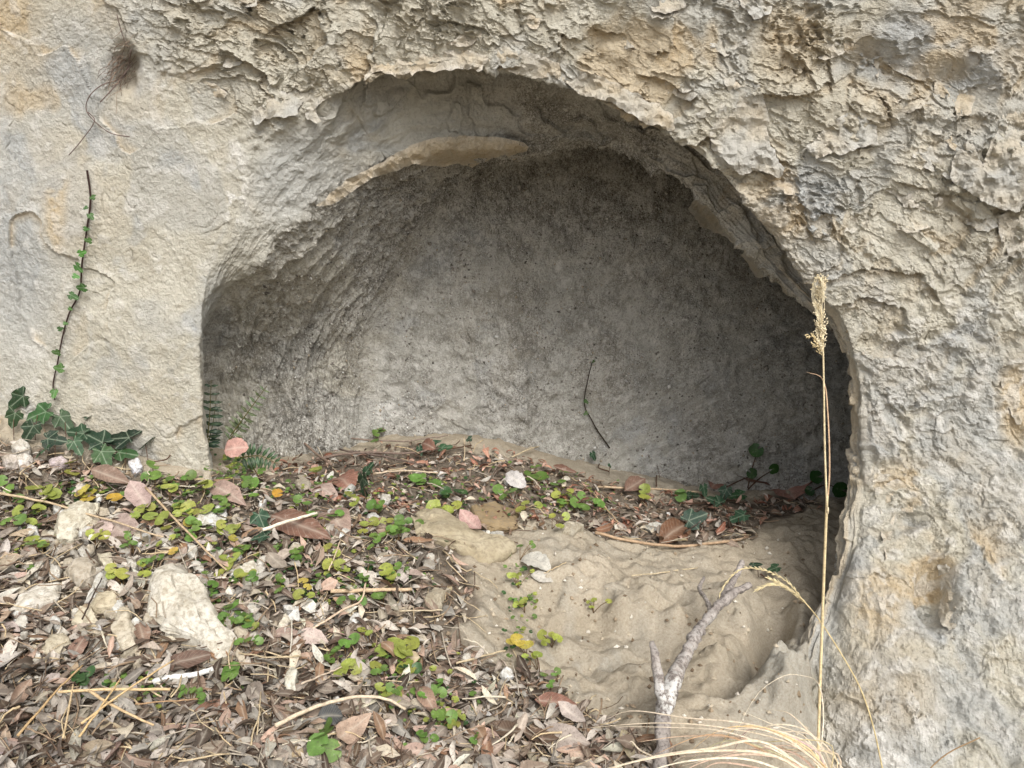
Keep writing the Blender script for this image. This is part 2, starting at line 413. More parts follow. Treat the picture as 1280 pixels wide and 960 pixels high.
    ct, st_ = math.cos(-.5), math.sin(-.5)
    XR = np.stack([(X[..., 0]*ct + X[..., 2]*st_)*.62, X[..., 1], (-X[..., 0]*st_ + X[..., 2]*ct)*1.25], -1).astype(np.float32)
    calm = .42 + .58*sstep(-.15, .25, noise(XR, 3.6, 394.4, 2))
    plates = calm*np.clip(flaky + 0.25*rgt + 0.25*outer*(1-leftz), 0, 1)*(1-.45*rgt)*sstep(2.95, 3.12, RN)
    edges = np.zeros_like(px); fresh = np.zeros_like(px)
    cr = None
    for fq, am, of, th in ((6.5, .0125, 404.4, .04), (13., .0085, 414.4, .02), (27., .0058, 424.4, .03), (58., .0022, 434.4, .06)):
        e = noise(XR + (0.34/fq)*warp, fq, of, 4, .55) + 0.09*n_hi + .06*n_vhi - th
        if cr is None: cr = e + .06
        D += am*plates*sstep(0, .022, e)*(0.5 + 0.85*rimz(e, .08))
        edges += np.exp(-np.abs(e-.01)/.013)*(am/.013)**.5; fresh += np.exp(-np.clip(-e, 0, None)/.10)*(e < 0)*(am/.013)**.7
    D += plates*0.0020*np.abs(noise(X, 55, 444.4, 2)) + plates*.0013*noise(X, 150, 454.4, 2)
    crl = noise(X + 0.03*warp, 4.2, 504.4, 3) + 0.06*n_hi
    D += leftz*0.007*sstep(-0.16, -0.13, crl)*(0.6 + 0.5*rimz(crl+0.15, 0.05))
    # fine chips of the left wall
    chip = noise(X + 0.02*warp, 26, 604.4, 3)
    D += (leftz*0.32 + .55*rgt)*0.0026*sstep(0.08, 0.13, chip) + (leftz*.45 + rgt)*(.0018*sstep(.05, .1, noise(X + .01*warp, 52, 614.4, 3)) + .0014*noise(X, 90, 624.4, 2)) - leftz*.0035*np.exp(-np.abs(noise(X + .03*warp, 9, 634.4, 3))/.02)*sstep(.1, .3, noise(X, 5, 644.4, 2))
    # grooves along the left wall of the hollow, running with the arch
    side = sstep(1.0, 1.25, RN)*sstep(1.99, 1.85, RN)
    Q = np.stack([U*0.55 + 0.25*n_mid, RN*17 + 0.5*warp[..., 0] + 0.7*U, 0.3*warp[..., 1]], -1).astype(np.float32)
    gr = noise(Q, 1.0, 700.0, 3)
    D += side*(0.016*gr + 0.010*np.abs(noise(Q, 2.3, 710.0, 2)) + .006*noise(Q, 5., 715., 2))
    # bands of the soffit
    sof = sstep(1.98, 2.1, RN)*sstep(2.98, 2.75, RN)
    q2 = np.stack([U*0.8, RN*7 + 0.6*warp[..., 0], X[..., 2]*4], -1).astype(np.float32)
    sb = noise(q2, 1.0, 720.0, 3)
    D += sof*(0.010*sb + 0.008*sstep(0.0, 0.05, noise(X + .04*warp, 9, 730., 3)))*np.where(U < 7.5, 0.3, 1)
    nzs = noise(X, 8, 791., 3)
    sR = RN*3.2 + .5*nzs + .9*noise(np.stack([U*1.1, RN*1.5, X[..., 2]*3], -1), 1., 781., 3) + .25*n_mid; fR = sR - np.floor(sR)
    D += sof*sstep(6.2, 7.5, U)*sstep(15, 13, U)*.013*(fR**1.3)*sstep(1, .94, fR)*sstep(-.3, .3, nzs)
    # ragged rim
    rim = .8*np.exp(-((RN-3.03)/0.08)**2)*np.clip(15-U, 0, 1)*np.clip(U-5.5, 0, 1)*np.clip(16-U, 0, 1) + np.exp(-((RN-1.98)/0.09)**2)*np.clip(U-4.5, 0, 1)*np.clip(15-U, 0, 1)
    D += rim*(0.013*noise(X, 20, 740., 4, .6) + 0.014*np.maximum(noise(X, 48, 745., 3), 0))
    # grains of the back wall
    grain = noise(X, 95, 760., 2); grain2 = noise(X, 160, 765., 1)
    D += (back + 0.7*side)*(0.0042*np.maximum(noise(X, 55, 760., 1), -0.15) + 0.0018*(1-back)*grain2 + 0.006*noise(X, 24, 770., 2) + .004*sstep(.05, .12, noise(X + .02*warp, 16, 775., 3)))
    # pockets: root hole up on the left, hollow low on the right flank
    D -= 0.045*blob(152, 86, 15, 24, .8)*(.8 + .8*n_mid) + 0.07*blob(1168, 745, 22, 38, .6)*outer + .03*blob(1120, 660, 50, 30, .5)*outer*sstep(-.1, .2, n_mid) + 0.03*blob(1195, 110, 40, 26, .6)*outer + 0.02*blob(1090, 90, 60, 30, .6)*outer
    D += 0.03*blob(1090, 735, 42, 42, .6)*outer + 0.035*blob(1110, 860, 60, 90, .6)*outer + 0.02*blob(1240, 215, 60, 45, .4)*outer
    fade = 1-0.8*sstep(4.0, 4.25, RN)
    P = P + Nn*(D*fade)[..., None].astype(np.float32)
    # sideways raggedness so that edges hang over
    P[..., 2] -= (flaky*0.008*h1*pat1*(1-f1) + flaky*0.003*h2*pat2).astype(np.float32)
    # ---- tones of the stone, with shade under the roof painted into the dark one
    nz = noise(X + .05*warp, 5, 800., 4); nz2 = noise(X + .03*warp, 11, 810., 3)
    och = flaky*(0.75*sstep(0.62, 0.98, f1)*pat1 + 0.5*sstep(0.6, 0.95, f2)*pat2)*0.75
    och += flaky*0.55*sstep(0.05, 0.45, nz)*sstep(420, 150, py)
    och += plates*0.42*np.clip(fresh, 0, 1.6)*sstep(-.2, .3, nz2)
    och += leftz*0.9*np.exp(-np.clip(-0.14-crl, 0, None)/0.12)*(crl < -0.14)*sstep(-0.1, .3, nz2)
    och += blob(18, 40, 34, 70, .8)*(.35 + .6*sstep(-.3, .3, nz2)) + .8*blob(72, 250, 11, 85, .9)*sstep(-.05, .3, nz2 + .4*n_hi) + blob(48, 128, 45, 22)*0.6*sstep(-.2, .2, nz2) + 0.5*blob(985, 60, 40, 50)
    och += 1.0*blob(1130, 625, 55, 40)*sstep(-.3, .2, nz2) + 1.2*blob(1185, 715, 70, 55)*sstep(-.3, .2, nz2) + 0.30*blob(1100, 850, 55, 85) + 0.9*blob(1270, 505, 22, 55) + 0.6*blob(1090, 755, 30, 40)
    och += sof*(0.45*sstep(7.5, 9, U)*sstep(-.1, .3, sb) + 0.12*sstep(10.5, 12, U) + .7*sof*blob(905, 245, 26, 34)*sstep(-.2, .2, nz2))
    och += 0.18*sstep(.1, .5, nz)
    gry = 0.55*sstep(0.1, 0.35, noise(X + .06*warp, 4.2, 820., 3))*(1-0.2*leftz) + .5*leftz*sstep(.15, .4, noise(X + .05*warp, 7, 825., 4)) + 0.9*blob(20, 300, 60, 150, .7) + 0.7*blob(90, 80, 60, 60, .7)
    gry += 0.3*sof*sstep(8.2, 7, U) + 0.8*rgt*sstep(-.35, .1, nz) + 0.85*blob(1180, 65, 100, 42, .5) + 0.5*blob(370, 215, 70, 70, .7) + 0.5*blob(1000, 250, 60, 40, .6)
    gry += 0.5*blob(265, 400, 20, 60, .7) + 0.4*sof*sstep(7, 8.5, U)
    och += .45*blob(152, 88, 17, 26, .9)
    wht = leftz*0.7*np.exp(-(np.abs(crl+0.145)/0.012))*(nz2 > -0.05) + 0.8*blob(295, 240, 13, 55, .7)*sstep(-.1, .15, n_hi + nz2) + 0.35*leftz*sstep(.25, .5, n_hi)
    wht += plates*0.40*np.clip(edges, 0, 1.3)*sstep(-.25, .25, nz) + 0.6*blob(1090, 940, 60, 40, .7)*sstep(-.1, .2, n_hi) + 0.45*rgt*sstep(.2, .45, n_hi)
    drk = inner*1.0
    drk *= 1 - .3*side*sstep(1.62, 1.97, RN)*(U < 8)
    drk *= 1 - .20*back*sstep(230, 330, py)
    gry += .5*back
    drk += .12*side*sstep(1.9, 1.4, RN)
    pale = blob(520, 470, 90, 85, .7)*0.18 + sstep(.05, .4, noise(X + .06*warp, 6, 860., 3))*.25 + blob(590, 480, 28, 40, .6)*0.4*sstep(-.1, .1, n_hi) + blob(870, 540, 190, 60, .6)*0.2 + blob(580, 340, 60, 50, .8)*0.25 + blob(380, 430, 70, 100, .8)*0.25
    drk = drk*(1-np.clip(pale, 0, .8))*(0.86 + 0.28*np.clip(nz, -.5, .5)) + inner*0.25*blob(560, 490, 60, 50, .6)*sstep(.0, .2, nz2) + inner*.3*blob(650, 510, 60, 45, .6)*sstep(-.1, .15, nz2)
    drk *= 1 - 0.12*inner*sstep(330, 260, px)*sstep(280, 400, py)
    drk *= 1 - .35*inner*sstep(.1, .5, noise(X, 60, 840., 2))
    drk += sof*(0.62*sstep(8.0, 9.6, U) + .35*sstep(-.1, .2, sb)*sstep(8, 9.5, U))*sstep(14.5, 12.5, U)  # shadow under the rim painted into the soffit's dark tone
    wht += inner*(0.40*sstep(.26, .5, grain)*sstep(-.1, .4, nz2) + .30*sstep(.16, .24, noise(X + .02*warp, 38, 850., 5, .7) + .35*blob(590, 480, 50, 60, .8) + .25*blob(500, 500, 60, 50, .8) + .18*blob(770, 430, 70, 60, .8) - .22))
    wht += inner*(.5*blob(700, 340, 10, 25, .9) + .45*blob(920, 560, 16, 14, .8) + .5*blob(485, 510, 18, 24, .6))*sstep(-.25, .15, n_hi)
    drk += inner*.5*sstep(330, 200, py)*sstep(480, 620, px)  # roof shade painted onto the upper right of the hollow
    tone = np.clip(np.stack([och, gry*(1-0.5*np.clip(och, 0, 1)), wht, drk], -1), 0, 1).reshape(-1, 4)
    nr, nc = P.shape[:2]
    idx = np.arange(nr*nc, dtype=np.int32).reshape(nr, nc)
    Fq = np.stack([idx[:-1, :-1], idx[:-1, 1:], idx[1:, 1:], idx[1:, :-1]], -1).reshape(-1, 4)
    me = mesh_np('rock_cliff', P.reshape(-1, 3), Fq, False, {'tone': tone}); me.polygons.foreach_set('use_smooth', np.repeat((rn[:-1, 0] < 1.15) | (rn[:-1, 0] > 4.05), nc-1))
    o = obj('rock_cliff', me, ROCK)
    tag(o, 'pale weathered rock cliff with a low arched hollow and peeling crust', kind='structure')
    return o, P
CLIFF, CP = build_cliff()

def rock_grains(n):
    """hard mineral grains and chips standing proud of the weathered walls of the hollow"""
    rs = np.random.default_rng(44); A = CP[:280]; du = A[1:, 1:] - A[:-1, :-1]; dv = A[1:, :-1] - A[:-1, 1:]; cr = np.cross(du, dv); ar = np.linalg.norm(cr, axis=2)
    x, y, _ = proj(A[:-1, :-1]); dens = sstep(-.35, .35, noise(A[:-1, :-1], 9, 61., 3))*.85 + .15
    dens = dens*(.45 + .55*sstep(.0, .3, noise(A[:-1, :-1], 26, 66., 2))); wt = (ar*dens).ravel(); wt *= ((y < 640) & (x > 240) & (x < 1090)).ravel(); wt /= wt.sum()
    pick = rs.choice(len(wt), n, p=wt); i, j = np.unravel_index(pick, ar.shape); c0 = A[i, j]; nr = cr[i, j]/(np.linalg.norm(cr[i, j], axis=1)[:, None] + 1e-12)
    nr = np.where((nr*(CAM - c0)).sum(1)[:, None] < 0, -nr, nr); r = .0009 + .0024*rs.random(n)**2.6 + .0022*(rs.random(n) < .03)
    octa = np.array([(1, 0, 0), (0, 1, 0), (-1, 0, 0), (0, -1, 0), (0, 0, 1), (0, 0, -1)], float); oF = np.array([(0, 1, 4), (1, 2, 4), (2, 3, 4), (3, 0, 4), (1, 0, 5), (2, 1, 5), (3, 2, 5), (0, 3, 5)])
    e = rs.normal(size=(n, 3)); e -= nr*(e*nr).sum(1)[:, None]; e /= np.linalg.norm(e, axis=1)[:, None]; f = np.cross(nr, e); k = rs.uniform(.55, 1.5, (n, 6, 1))
    st = rs.uniform(.6, 1.7, n); V = (octa[None, :, 0, None]*e[:, None]*st[:, None, None] + octa[None, :, 1, None]*f[:, None] + octa[None, :, 2, None]*nr[:, None]*.6)*r[:, None, None]*k + (c0 + nr*(r*.25)[:, None])[:, None]
    F = (oF[None] + 6*np.arange(n)[:, None, None]).reshape(-1, 3); pal = np.array([(.56, .545, .50), (.66, .655, .63), (.40, .38, .34), (.27, .25, .22), (.16, .148, .13), (.46, .40, .31)])
    col = pal[rs.choice(6, n, p=[.26, .14, .22, .16, .14, .08])]*rs.uniform(.85, 1.12, (n, 1)); o = obj('rock_grain', mesh_np('rock_grain', V.reshape(-1, 3), F, False, {'Col': np.repeat(col, 6, 0)}), STEM, CLIFF); o['kind'] = 'stuff'
rock_grains(15000)

# depth lookup of what is built (4-pixel cells) so that plants and crusts rest on the true surface
GW, GH = 340, 250
def depth_map(P):
    px, py, d = proj(P.reshape(-1, 3)); i = ((px+40)/4).astype(int); j = ((py+20)/4).astype(int)
    ok = (i >= 0) & (i < GW) & (j >= 0) & (j < GH) & (P.reshape(-1, 3)[:, 1] > -1.2)
    Z = np.full((GH, GW), 9.0); np.minimum.at(Z, (j[ok], i[ok]), d[ok])
    for _ in range(3):
        bad = Z > 8; Zp = np.pad(Z, 1, constant_values=9.0)
        nb = np.min(np.stack([Zp[1:-1, :-2], Zp[1:-1, 2:], Zp[:-2, 1:-1], Zp[2:, 1:-1]]), 0); Z = np.where(bad, nb, Z)
    return Z
ZC = depth_map(CP)
def hit(px, py, Z=None, off=0.0):
    Z = ZC if Z is None else Z
    x = np.clip((px+40)/4 - .5, 0, GW-2); y = np.clip((py+20)/4 - .5, 0, GH-2); i, j = int(x), int(y); u, v = x-i, y-j
    d = Z[j, i]*(1-u)*(1-v) + Z[j, i+1]*u*(1-v) + Z[j+1, i]*(1-u)*v + Z[j+1, i+1]*u*v
    return CAM + ray(px, py)*(d - off)

# ------------------------------------------------------------------ THE GROUND
GPT = [(270, 592, .08), (380, 568, .35), (480, 546, .46), (620, 550, .50), (700, 575, .50), (800, 600, .50), (900, 618, .50), (1050, 632, .45),
       (250, 588, .0), (180, 572, .0), (100, 545, .0), (0, 522, .0), (-60, 510, .0), (640, 660, .10), (800, 680, .15), (1000, 655, .28), (950, 722, .05),
       (740, 770, -.17), (700, 850, -.33), (850, 900, -.42), (640, 960, -.5), (300, 750, -.30), (0, 750, -.36), (0, 960, -.62), (300, 960, -.58), (100, 640, -.13),
       (400, 650, -.10), (540, 745, -.22), (1000, 900, -.37), (900, 800, -.2), (960, 790, -.14), (500, 620, .12), (1060, 690, .15), (880, 760, -.10), (1000, 760, -.03)]
gp = np.array([unproj(np.array(float(a)), np.array(float(b)), np.array(c)) for a, b, c in GPT])
ext = np.array([(.50, -.42, -.24), (.85, -.5, -.36), (.42, -.66, -.18), (.75, -.2, -.2), (1.1, -.3, -.3), (-2.2, -1.2, .08), (-1.0, -1.6, -.02), (0, -1.5, -.12), (1.2, -1.3, -.12), (2.4, -.6, -.15), (-2.4, -.2, .2), (-1, .8, .1), (0, .9, -.05), (1, .8, -.1), (0, -2.6, -.2), (-2, -3, -.15), (2, -3, -.2)])
gp = np.concatenate([gp, ext])
def _tps(r2): return np.where(r2 > 1e-12, 0.5*r2*np.log(np.maximum(r2, 1e-12)), 0)
_A = _tps(((gp[:, None, :2]-gp[None, :, :2])**2).sum(-1)) + np.eye(len(gp))*2e-4
_Pm = np.c_[np.ones(len(gp)), gp[:, :2]]
_sol = np.linalg.solve(np.block([[_A, _Pm], [_Pm.T, np.zeros((3, 3))]]), np.r_[gp[:, 2], 0, 0, 0])
def ground_base(x, y):
    sh = np.shape(x); x = np.ravel(x); y = np.ravel(y)
    xc = np.clip(x, -2.4, 2.4); yc = np.clip(y, -3, .9)
    z = _sol[-3] + _sol[-2]*xc + _sol[-1]*yc
    for k in range(len(gp)): z = z + _sol[k]*_tps((xc-gp[k, 0])**2 + (yc-gp[k, 1])**2)
    return z.reshape(sh)
LITTER_POLY = np.array([(-60, 545), (60, 560), (150, 590), (260, 598), (330, 590), (400, 575), (470, 562), (560, 562), (640, 570), (720, 595), (800, 622), (900, 628), (1010, 622), (1030, 634),
                        (960, 650), (940, 680), (860, 684), (760, 676), (690, 662), (640, 664), (610, 690), (560, 700), (592, 715), (588, 770), (560, 800), (600, 830), (680, 850), (720, 890), (800, 925), (840, 975), (840, 1040), (-60, 1040)], float)
def inpoly(px, py, poly):
    c = np.zeros(np.shape(px), bool); n = len(poly)
    for i in range(n):
        x1, y1 = poly[i]; x2, y2 = poly[(i+1) % n]
        if y1 == y2: continue
        k = ((y1 > py) != (y2 > py)) & (px < (x2-x1)*(py-y1)/(y2-y1) + x1); c ^= k
    return c
def build_ground():
    def axis(lo, hi, step, far):
        a = np.arange(lo, hi, step); g = step*1.18**np.arange(1, 60); g = np.cumsum(g); g = g[g < far]
        return np.concatenate([(lo-g)[::-1], a, hi-step+g])
    xs = axis(-1.05, 1.0, .0046, 28); ys = axis(-.86, .56, .0046, 28); ys = ys[ys < 6]
    x, y = np.meshgrid(xs, ys); z = ground_base(x, y)
    P = np.stack([x, y, z], -1).astype(np.float32); px, py, _ = proj(P)
    near = ((np.abs(x) < 1.6) & (y > -1.3))
    lit = inpoly(px + 14*noise(P, 12, 4.4, 2), py + 10*noise(P, 12, 9.4, 2), LITTER_POLY).astype(np.float32)
    for _ in range(2):
        for ax in (0, 1): lit = (np.roll(lit, 1, ax) + lit + np.roll(lit, -1, ax))/3
    lit = np.where(near, lit, .6)
    warp = np.stack([noise(P, 8, 1.1, 2), noise(P, 8, 2.2, 2), noise(P, 8, 3.3, 2)], -1).astype(np.float32)
    n1 = noise(P, 6, 900., 3); n2 = noise(P + .03*warp, 16, 910., 3); n3 = noise(P, 60, 920., 3)
    def blob(cx, cy, rx, ry, soft=.6):
        d = np.sqrt(((px-cx)/rx)**2 + ((py-cy)/ry)**2); return sstep(1+soft, 1-soft, d)
    sand = 1-lit
    D = sand*sstep(575, 640, py)*(0.012*n1 + .018*noise(P, 4.2, 905., 2) + .012*np.abs(noise(P + .03*warp, 9, 907., 2)) + 0.011*np.abs(n2) + .002*np.abs(noise(P + .02*warp, 34, 915., 2)) + 0.0012*n3) + lit*(0.006*n1 + 0.004*n2 + .0015*n3)
    s = P[..., 1]*16 + 1.6*noise(P, 5, 930., 2) + .35*n2; fr = s-np.floor(s)
    D += sand*blob(780, 770, 170, 70)*0.012*(1-fr)*sstep(0, .07, fr)          # small broken ledges in the packed sand
    D += 0.024*blob(725, 735, 45, 18) + 0.026*blob(790, 755, 35, 14) + 0.05*blob(905, 790, 50, 36)*(.8+.5*n2) + 0.03*blob(1010, 800, 22, 50) + 0.03*blob(985, 860, 30, 40)*(1+n2)
    D -= 0.07*blob(905, 850, 20, 16) + 0.045*blob(790, 808, 24, 9) + 0.06*blob(965, 790, 22, 18) + 0.02*blob(745, 865, 40, 40)
    edge = py - (748 + 26*noise(P, 7, 960., 3) + .10*(px-800) - .0004*(px-800)**2)
    D += sand*sstep(600, 690, px)*sstep(1000, 940, px)*(-.050*sstep(-4, 24, edge)*sstep(110, 60, edge) - .008*sstep(-22, -14, edge + 14*noise(P, 15, 967., 2))*sstep(110, 60, edge))
    D += sand*(.006*sstep(.05, .10, noise(P + .02*warp, 9, 970., 3)) + .002*sstep(.05, .1, noise(P + .02*warp, 30, 975., 3)))
    D += 0.014*blob(835, 770, 30, 18) + 0.02*blob(615, 655, 30, 12)
    z = z + np.where(near, D, 0.03*noise(P, .8, 940., 3))
    z = z + np.where(near, blob(1000, 880, 70, 60)*sand*(.010*np.abs(noise(P, 26, 951., 3)) + .006*noise(P, 50, 955., 2)), 0)
    P[..., 2] = z
    gry = sand*np.clip(0.8*blob(1000, 880, 90, 70) + 0.35*blob(870, 600, 250, 25) + .5*sstep(-.1, .4, n2)*blob(700, 800, 120, 90), 0, 1) + .25*sstep(0.1, .5, n1)
    tone = np.stack([lit*.95, gry, 0*lit, 0*lit + 1], -1).reshape(-1, 4)
    nr, nc = z.shape; idx = np.arange(nr*nc, dtype=np.int32).reshape(nr, nc)
    Fq = np.stack([idx[:-1, :-1], idx[:-1, 1:], idx[1:, 1:], idx[1:, :-1]], -1).reshape(-1, 4)
    o = obj('ground', mesh_np('ground', P.reshape(-1, 3), Fq, True, {'tone': tone}), SOIL)
    tag(o, 'packed sandy soil and dark humus sloping down from the hollow', kind='structure')
    return P, xs, ys
GP, GXS, GYS = build_ground()
ZG = depth_map(GP)
def gz(x, y):
    i = int(np.clip(np.searchsorted(GXS, x)-1, 0, len(GXS)-2)); j = int(np.clip(np.searchsorted(GYS, y)-1, 0, len(GYS)-2))
    u = (x-GXS[i])/(GXS[i+1]-GXS[i]); v = (y-GYS[j])/(GYS[j+1]-GYS[j]); Z = GP[..., 2]
    return float(Z[j, i]*(1-u)*(1-v) + Z[j, i+1]*u*(1-v) + Z[j+1, i]*(1-u)*v + Z[j+1, i+1]*u*v)
def gnorm(x, y, e=.02):
    n = Vector((gz(x-e, y)-gz(x+e, y), gz(x, y-e)-gz(x, y+e), 2*e)); n.normalize(); return n
def ghit(px, py, up=0.0):
    p = hit(px, py, ZG); 
    for _ in range(3): p = CAM + ray(px, py)*((p-CAM)[1]/ray(px, py)[1]); 
    q = np.array(p); q[2] = gz(q[0], q[1]) + up
    return q

# ------------------------------------------------------------------ crust sheets lifting off the cliff
def crust(name, outline, lift_lo, lift_hi, thick, tone, parent, label=None, curl=0.0, jag=3.0, seed=0, ydir=(0.15, 1.0), near=False):
    """outline in photograph pixels; lifts from lift_hi at its upper edge to lift_lo at the broken lower edge"""
    pl = np.array(outline, float); rs = np.random.default_rng(seed)
    pts = []
    for i in range(len(pl)):
        a, b_ = pl[i], pl[(i+1) % len(pl)]; L = np.linalg.norm(b_-a); n = max(1, int(L/3)); nrm = np.array([(b_-a)[1], -(b_-a)[0]])/(L+1e-9)
        q = a + (b_-a)*(np.arange(n)/n)[:, None]; q3 = np.c_[q, np.full(n, seed*9.1)]
        w_ = noise(q3, 1/26., 1.) + .6*noise(q3, 1/10., 5.) + .35*noise(q3, 1/5., 9.)
        low = (q[:, 1] - pl[:, 1].min())/(np.ptp(pl[:, 1])+1e-9)
        pts += list(q + nrm*(w_*jag*(.35+low))[:, None])
    pts = np.array(pts); nb = len(pts); step = 4.5
    gx, gy = np.meshgrid(np.arange(pl[:, 0].min(), pl[:, 0].max(), step), np.arange(pl[:, 1].min(), pl[:, 1].max(), step))
    g = np.stack([gx.ravel(), gy.ravel()], 1) + rs.uniform(-1.5, 1.5, (gx.size, 2)); g = g[inpoly(g[:, 0], g[:, 1], pts)]
    if len(g): g = g[np.min(((g[:, None]-pts[None])**2).sum(-1), 1) > 9]
    allp = np.concatenate([pts, g]) if len(g) else pts
    vs, es, fs, *_ = delaunay_2d_cdt([Vector(p) for p in allp], [], [list(range(nb))], 1, 1e-4)
    vv = np.array([v[:] for v in vs]); d = np.array(ydir)/np.linalg.norm(ydir)
    t = vv @ d; t = (t-t.min())/(np.ptp(t)+1e-9)
    S = []
    for (x, y), k in zip(vv, t):
        r0 = [hit(x+dx, y+dy) for dx in (-10, 0, 10) for dy in (-10, 0, 10)]; dep = [np.linalg.norm(q-CAM) for q in r0]; dep = np.mean(sorted(dep)[:3]) if near else np.mean(dep)
        di = ray(x, y); di = di/np.linalg.norm(di)
        S.append(CAM + di*(dep - (lift_hi + (lift_lo-lift_hi)*k**1.1 + curl*max(0, k-.75)*4)))
    S = np.array(S, np.float32)
    S += ray(vv[:, 0], vv[:, 1])*(0.007*noise(S, 22, seed*3.7, 3) + 0.004*noise(S, 60, seed*1.7, 3) + .0025*noise(S, 130, seed*1.1, 2) + .005*sstep(.0, .05, noise(S, 30, seed*2.9, 3)) + .004*np.abs(noise(S, 50, seed*4.9, 2)))[:, None]
    back = S + ray(vv[:, 0], vv[:, 1])*np.where(np.ones(len(S)), thick*(1.0+.4*noise(S, 40, seed+.5)), 0)[:, None]
    n = len(S); F = [tuple(f) for f in fs] + [tuple(i+n for i in f[::-1]) for f in fs]
    cnt = {}
    for f in fs:
        for a, b_ in zip(f, list(f[1:])+[f[0]]): cnt[(a, b_)] = 1
    for (a, b_) in cnt:
        if (b_, a) not in cnt: F.append((b_, a, a+n, b_+n))
    V = np.concatenate([S, back]); rimw = np.zeros(n)
    dd = np.sqrt(np.min(((vv[:, None]-pts[None])**2).sum(-1), 1)); rimw = np.exp(-dd/3.0)*0.55
    tn = np.tile(np.array(tone, float), (2*n, 1)); nn = noise(V.astype(np.float32), 16, seed+2.2, 3)
    tn[:, 0] += .15 + .6*np.clip(nn, -.3, .6); tn[:, 1] += .1 + .6*np.clip(-nn, -.3, .6); tn[:, 2] *= .5; tn[:n, 2] += rimw*.6; tn[n:, 0] += .5
    base = V.mean(0)
    o = obj(name, mesh_np(name, V-0, F, False, {'tone': np.clip(tn, 0, 1)}), ROCK, parent)
    if label: o['label'] = label
    return o
CR = [([(318, 158), (345, 150), (372, 142), (378, 128), (384, 150), (400, 152), (398, 138), (420, 112), (405, 105), (370, 108), (335, 120), (316, 138)], .028, .004, .006, (.1, .35, .1, 0), 'thin grey crust lip with a notched lower edge left of the arch', 0),
      ([(396, 258), (420, 236), (452, 216), (486, 196), (512, 182), (545, 172), (585, 169), (620, 171), (655, 178), (661, 184), (650, 200), (640, 202), (632, 193), (612, 200), (600, 204), (590, 211), (574, 205), (548, 208), (520, 205), (496, 213), (470, 222), (440, 238), (415, 256)], .045, .020, .010, (.85, .05, .0, .15), 'smooth ochre ledge of crust hanging under the arch', 0),
      ([(455, 103), (475, 92), (500, 97), (530, 90), (560, 88), (600, 86), (612, 70), (580, 62), (540, 66), (500, 72), (470, 80), (450, 92)], .028, .006, .008, (.45, .2, .05, 0), 'rough overhanging lip above the arch', 0),
      ([(600, 72), (640, 90), (670, 100), (692, 96), (730, 118), (765, 128), (800, 150), (840, 165), (845, 148), (800, 118), (740, 92), (680, 70), (630, 58)], .03, .006, .009, (.35, .2, .05, 0), None, 0),
      ([(1196, 190), (1215, 176), (1228, 205), (1250, 150), (1262, 120), (1290, 110), (1300, 250), (1270, 262), (1240, 258), (1210, 238), (1190, 222)], .032, .006, .010, (.05, .35, .15, 0), 'broad pale slab of crust bulging at the right edge', 0),
      ([(1010, 185), (1030, 160), (1060, 140), (1095, 150), (1098, 180), (1082, 186), (1060, 190), (1040, 188), (1022, 196)], .026, .004, .007, (.1, .25, .15, 0), None, 0),
      ([(890, 70), (905, 62), (925, 80), (945, 100), (965, 150), (962, 180), (985, 210), (975, 220), (950, 212), (925, 215), (890, 205), (885, 170), (897, 140), (910, 110), (895, 85)], .026, .004, .008, (.12, .25, .2, 0), 'ragged pale strip of crust above the right of the arch', 0),
      ([(808, 0), (850, -8), (862, 8), (832, 16), (812, 14)], .03, .004, .008, (.1, .3, .2, 0), None, 0),
      ([(922, -6), (968, -6), (962, 12), (946, 20), (930, 8)], .03, .004, .008, (.05, .3, .3, 0), None, 0),
      ([(1140, 196), (1150, 180), (1190, 172), (1200, 205), (1190, 230), (1175, 214), (1160, 212)], .022, .003, .006, (.15, .25, .15, 0), None, 0),
      ([(1165, 95), (1180, 105), (1200, 98), (1222, 112), (1215, 140), (1196, 150), (1190, 125), (1170, 118)], .022, .003, .007, (.6, .05, .1, 0), None, 0),
      ([(1055, 50), (1085, 62), (1102, 70), (1098, 100), (1090, 80), (1066, 72), (1050, 62)], .018, .003, .005, (.6, .05, .15, 0), None, 0),
      ([(1248, 270), (1270, 262), (1300, 280), (1300, 320), (1262, 318), (1252, 300)], .022, .004, .007, (.35, .1, .3, 0), None, 0),
      ([(1100, 232), (1120, 222), (1135, 240), (1150, 255), (1178, 248), (1172, 258), (1130, 262), (1118, 246)], .018, .003, .005, (.3, .2, .3, 0), None, 0),
      ([(925, 318), (940, 310), (965, 330), (985, 352), (1005, 372), (985, 366), (962, 342), (945, 345)], .02, .004, .006, (.15, .4, .1, .1), None, 0),
      ([(862, 262), (872, 245), (900, 262), (925, 300), (915, 305), (890, 290), (875, 284)], .02, .004, .006, (.2, .4, .1, .15), None, 0),
      ([(1040, 403), (1052, 392), (1075, 410), (1062, 418), (1082, 440), (1062, 432)], .016, .003, .006, (.55, .1, .1, 0), None, 0),
      ([(1100, 610), (1112, 600), (1135, 595), (1160, 612), (1150, 640), (1118, 640), (1108, 700), (1100, 660)], .018, .004, .008, (.7, 0, .15, 0), 'ochre scab of crust on the right flank', 0),
      ([(1168, 700), (1196, 712), (1200, 760), (1188, 800), (1176, 770), (1178, 735)], .022, .004, .008, (.3, .1, .4, 0), None, 0),
      ([(1252, 470), (1290, 462), (1290, 540), (1268, 530), (1258, 500)], .02, .004, .007, (.7, .0, .2, 0), None, 0)]
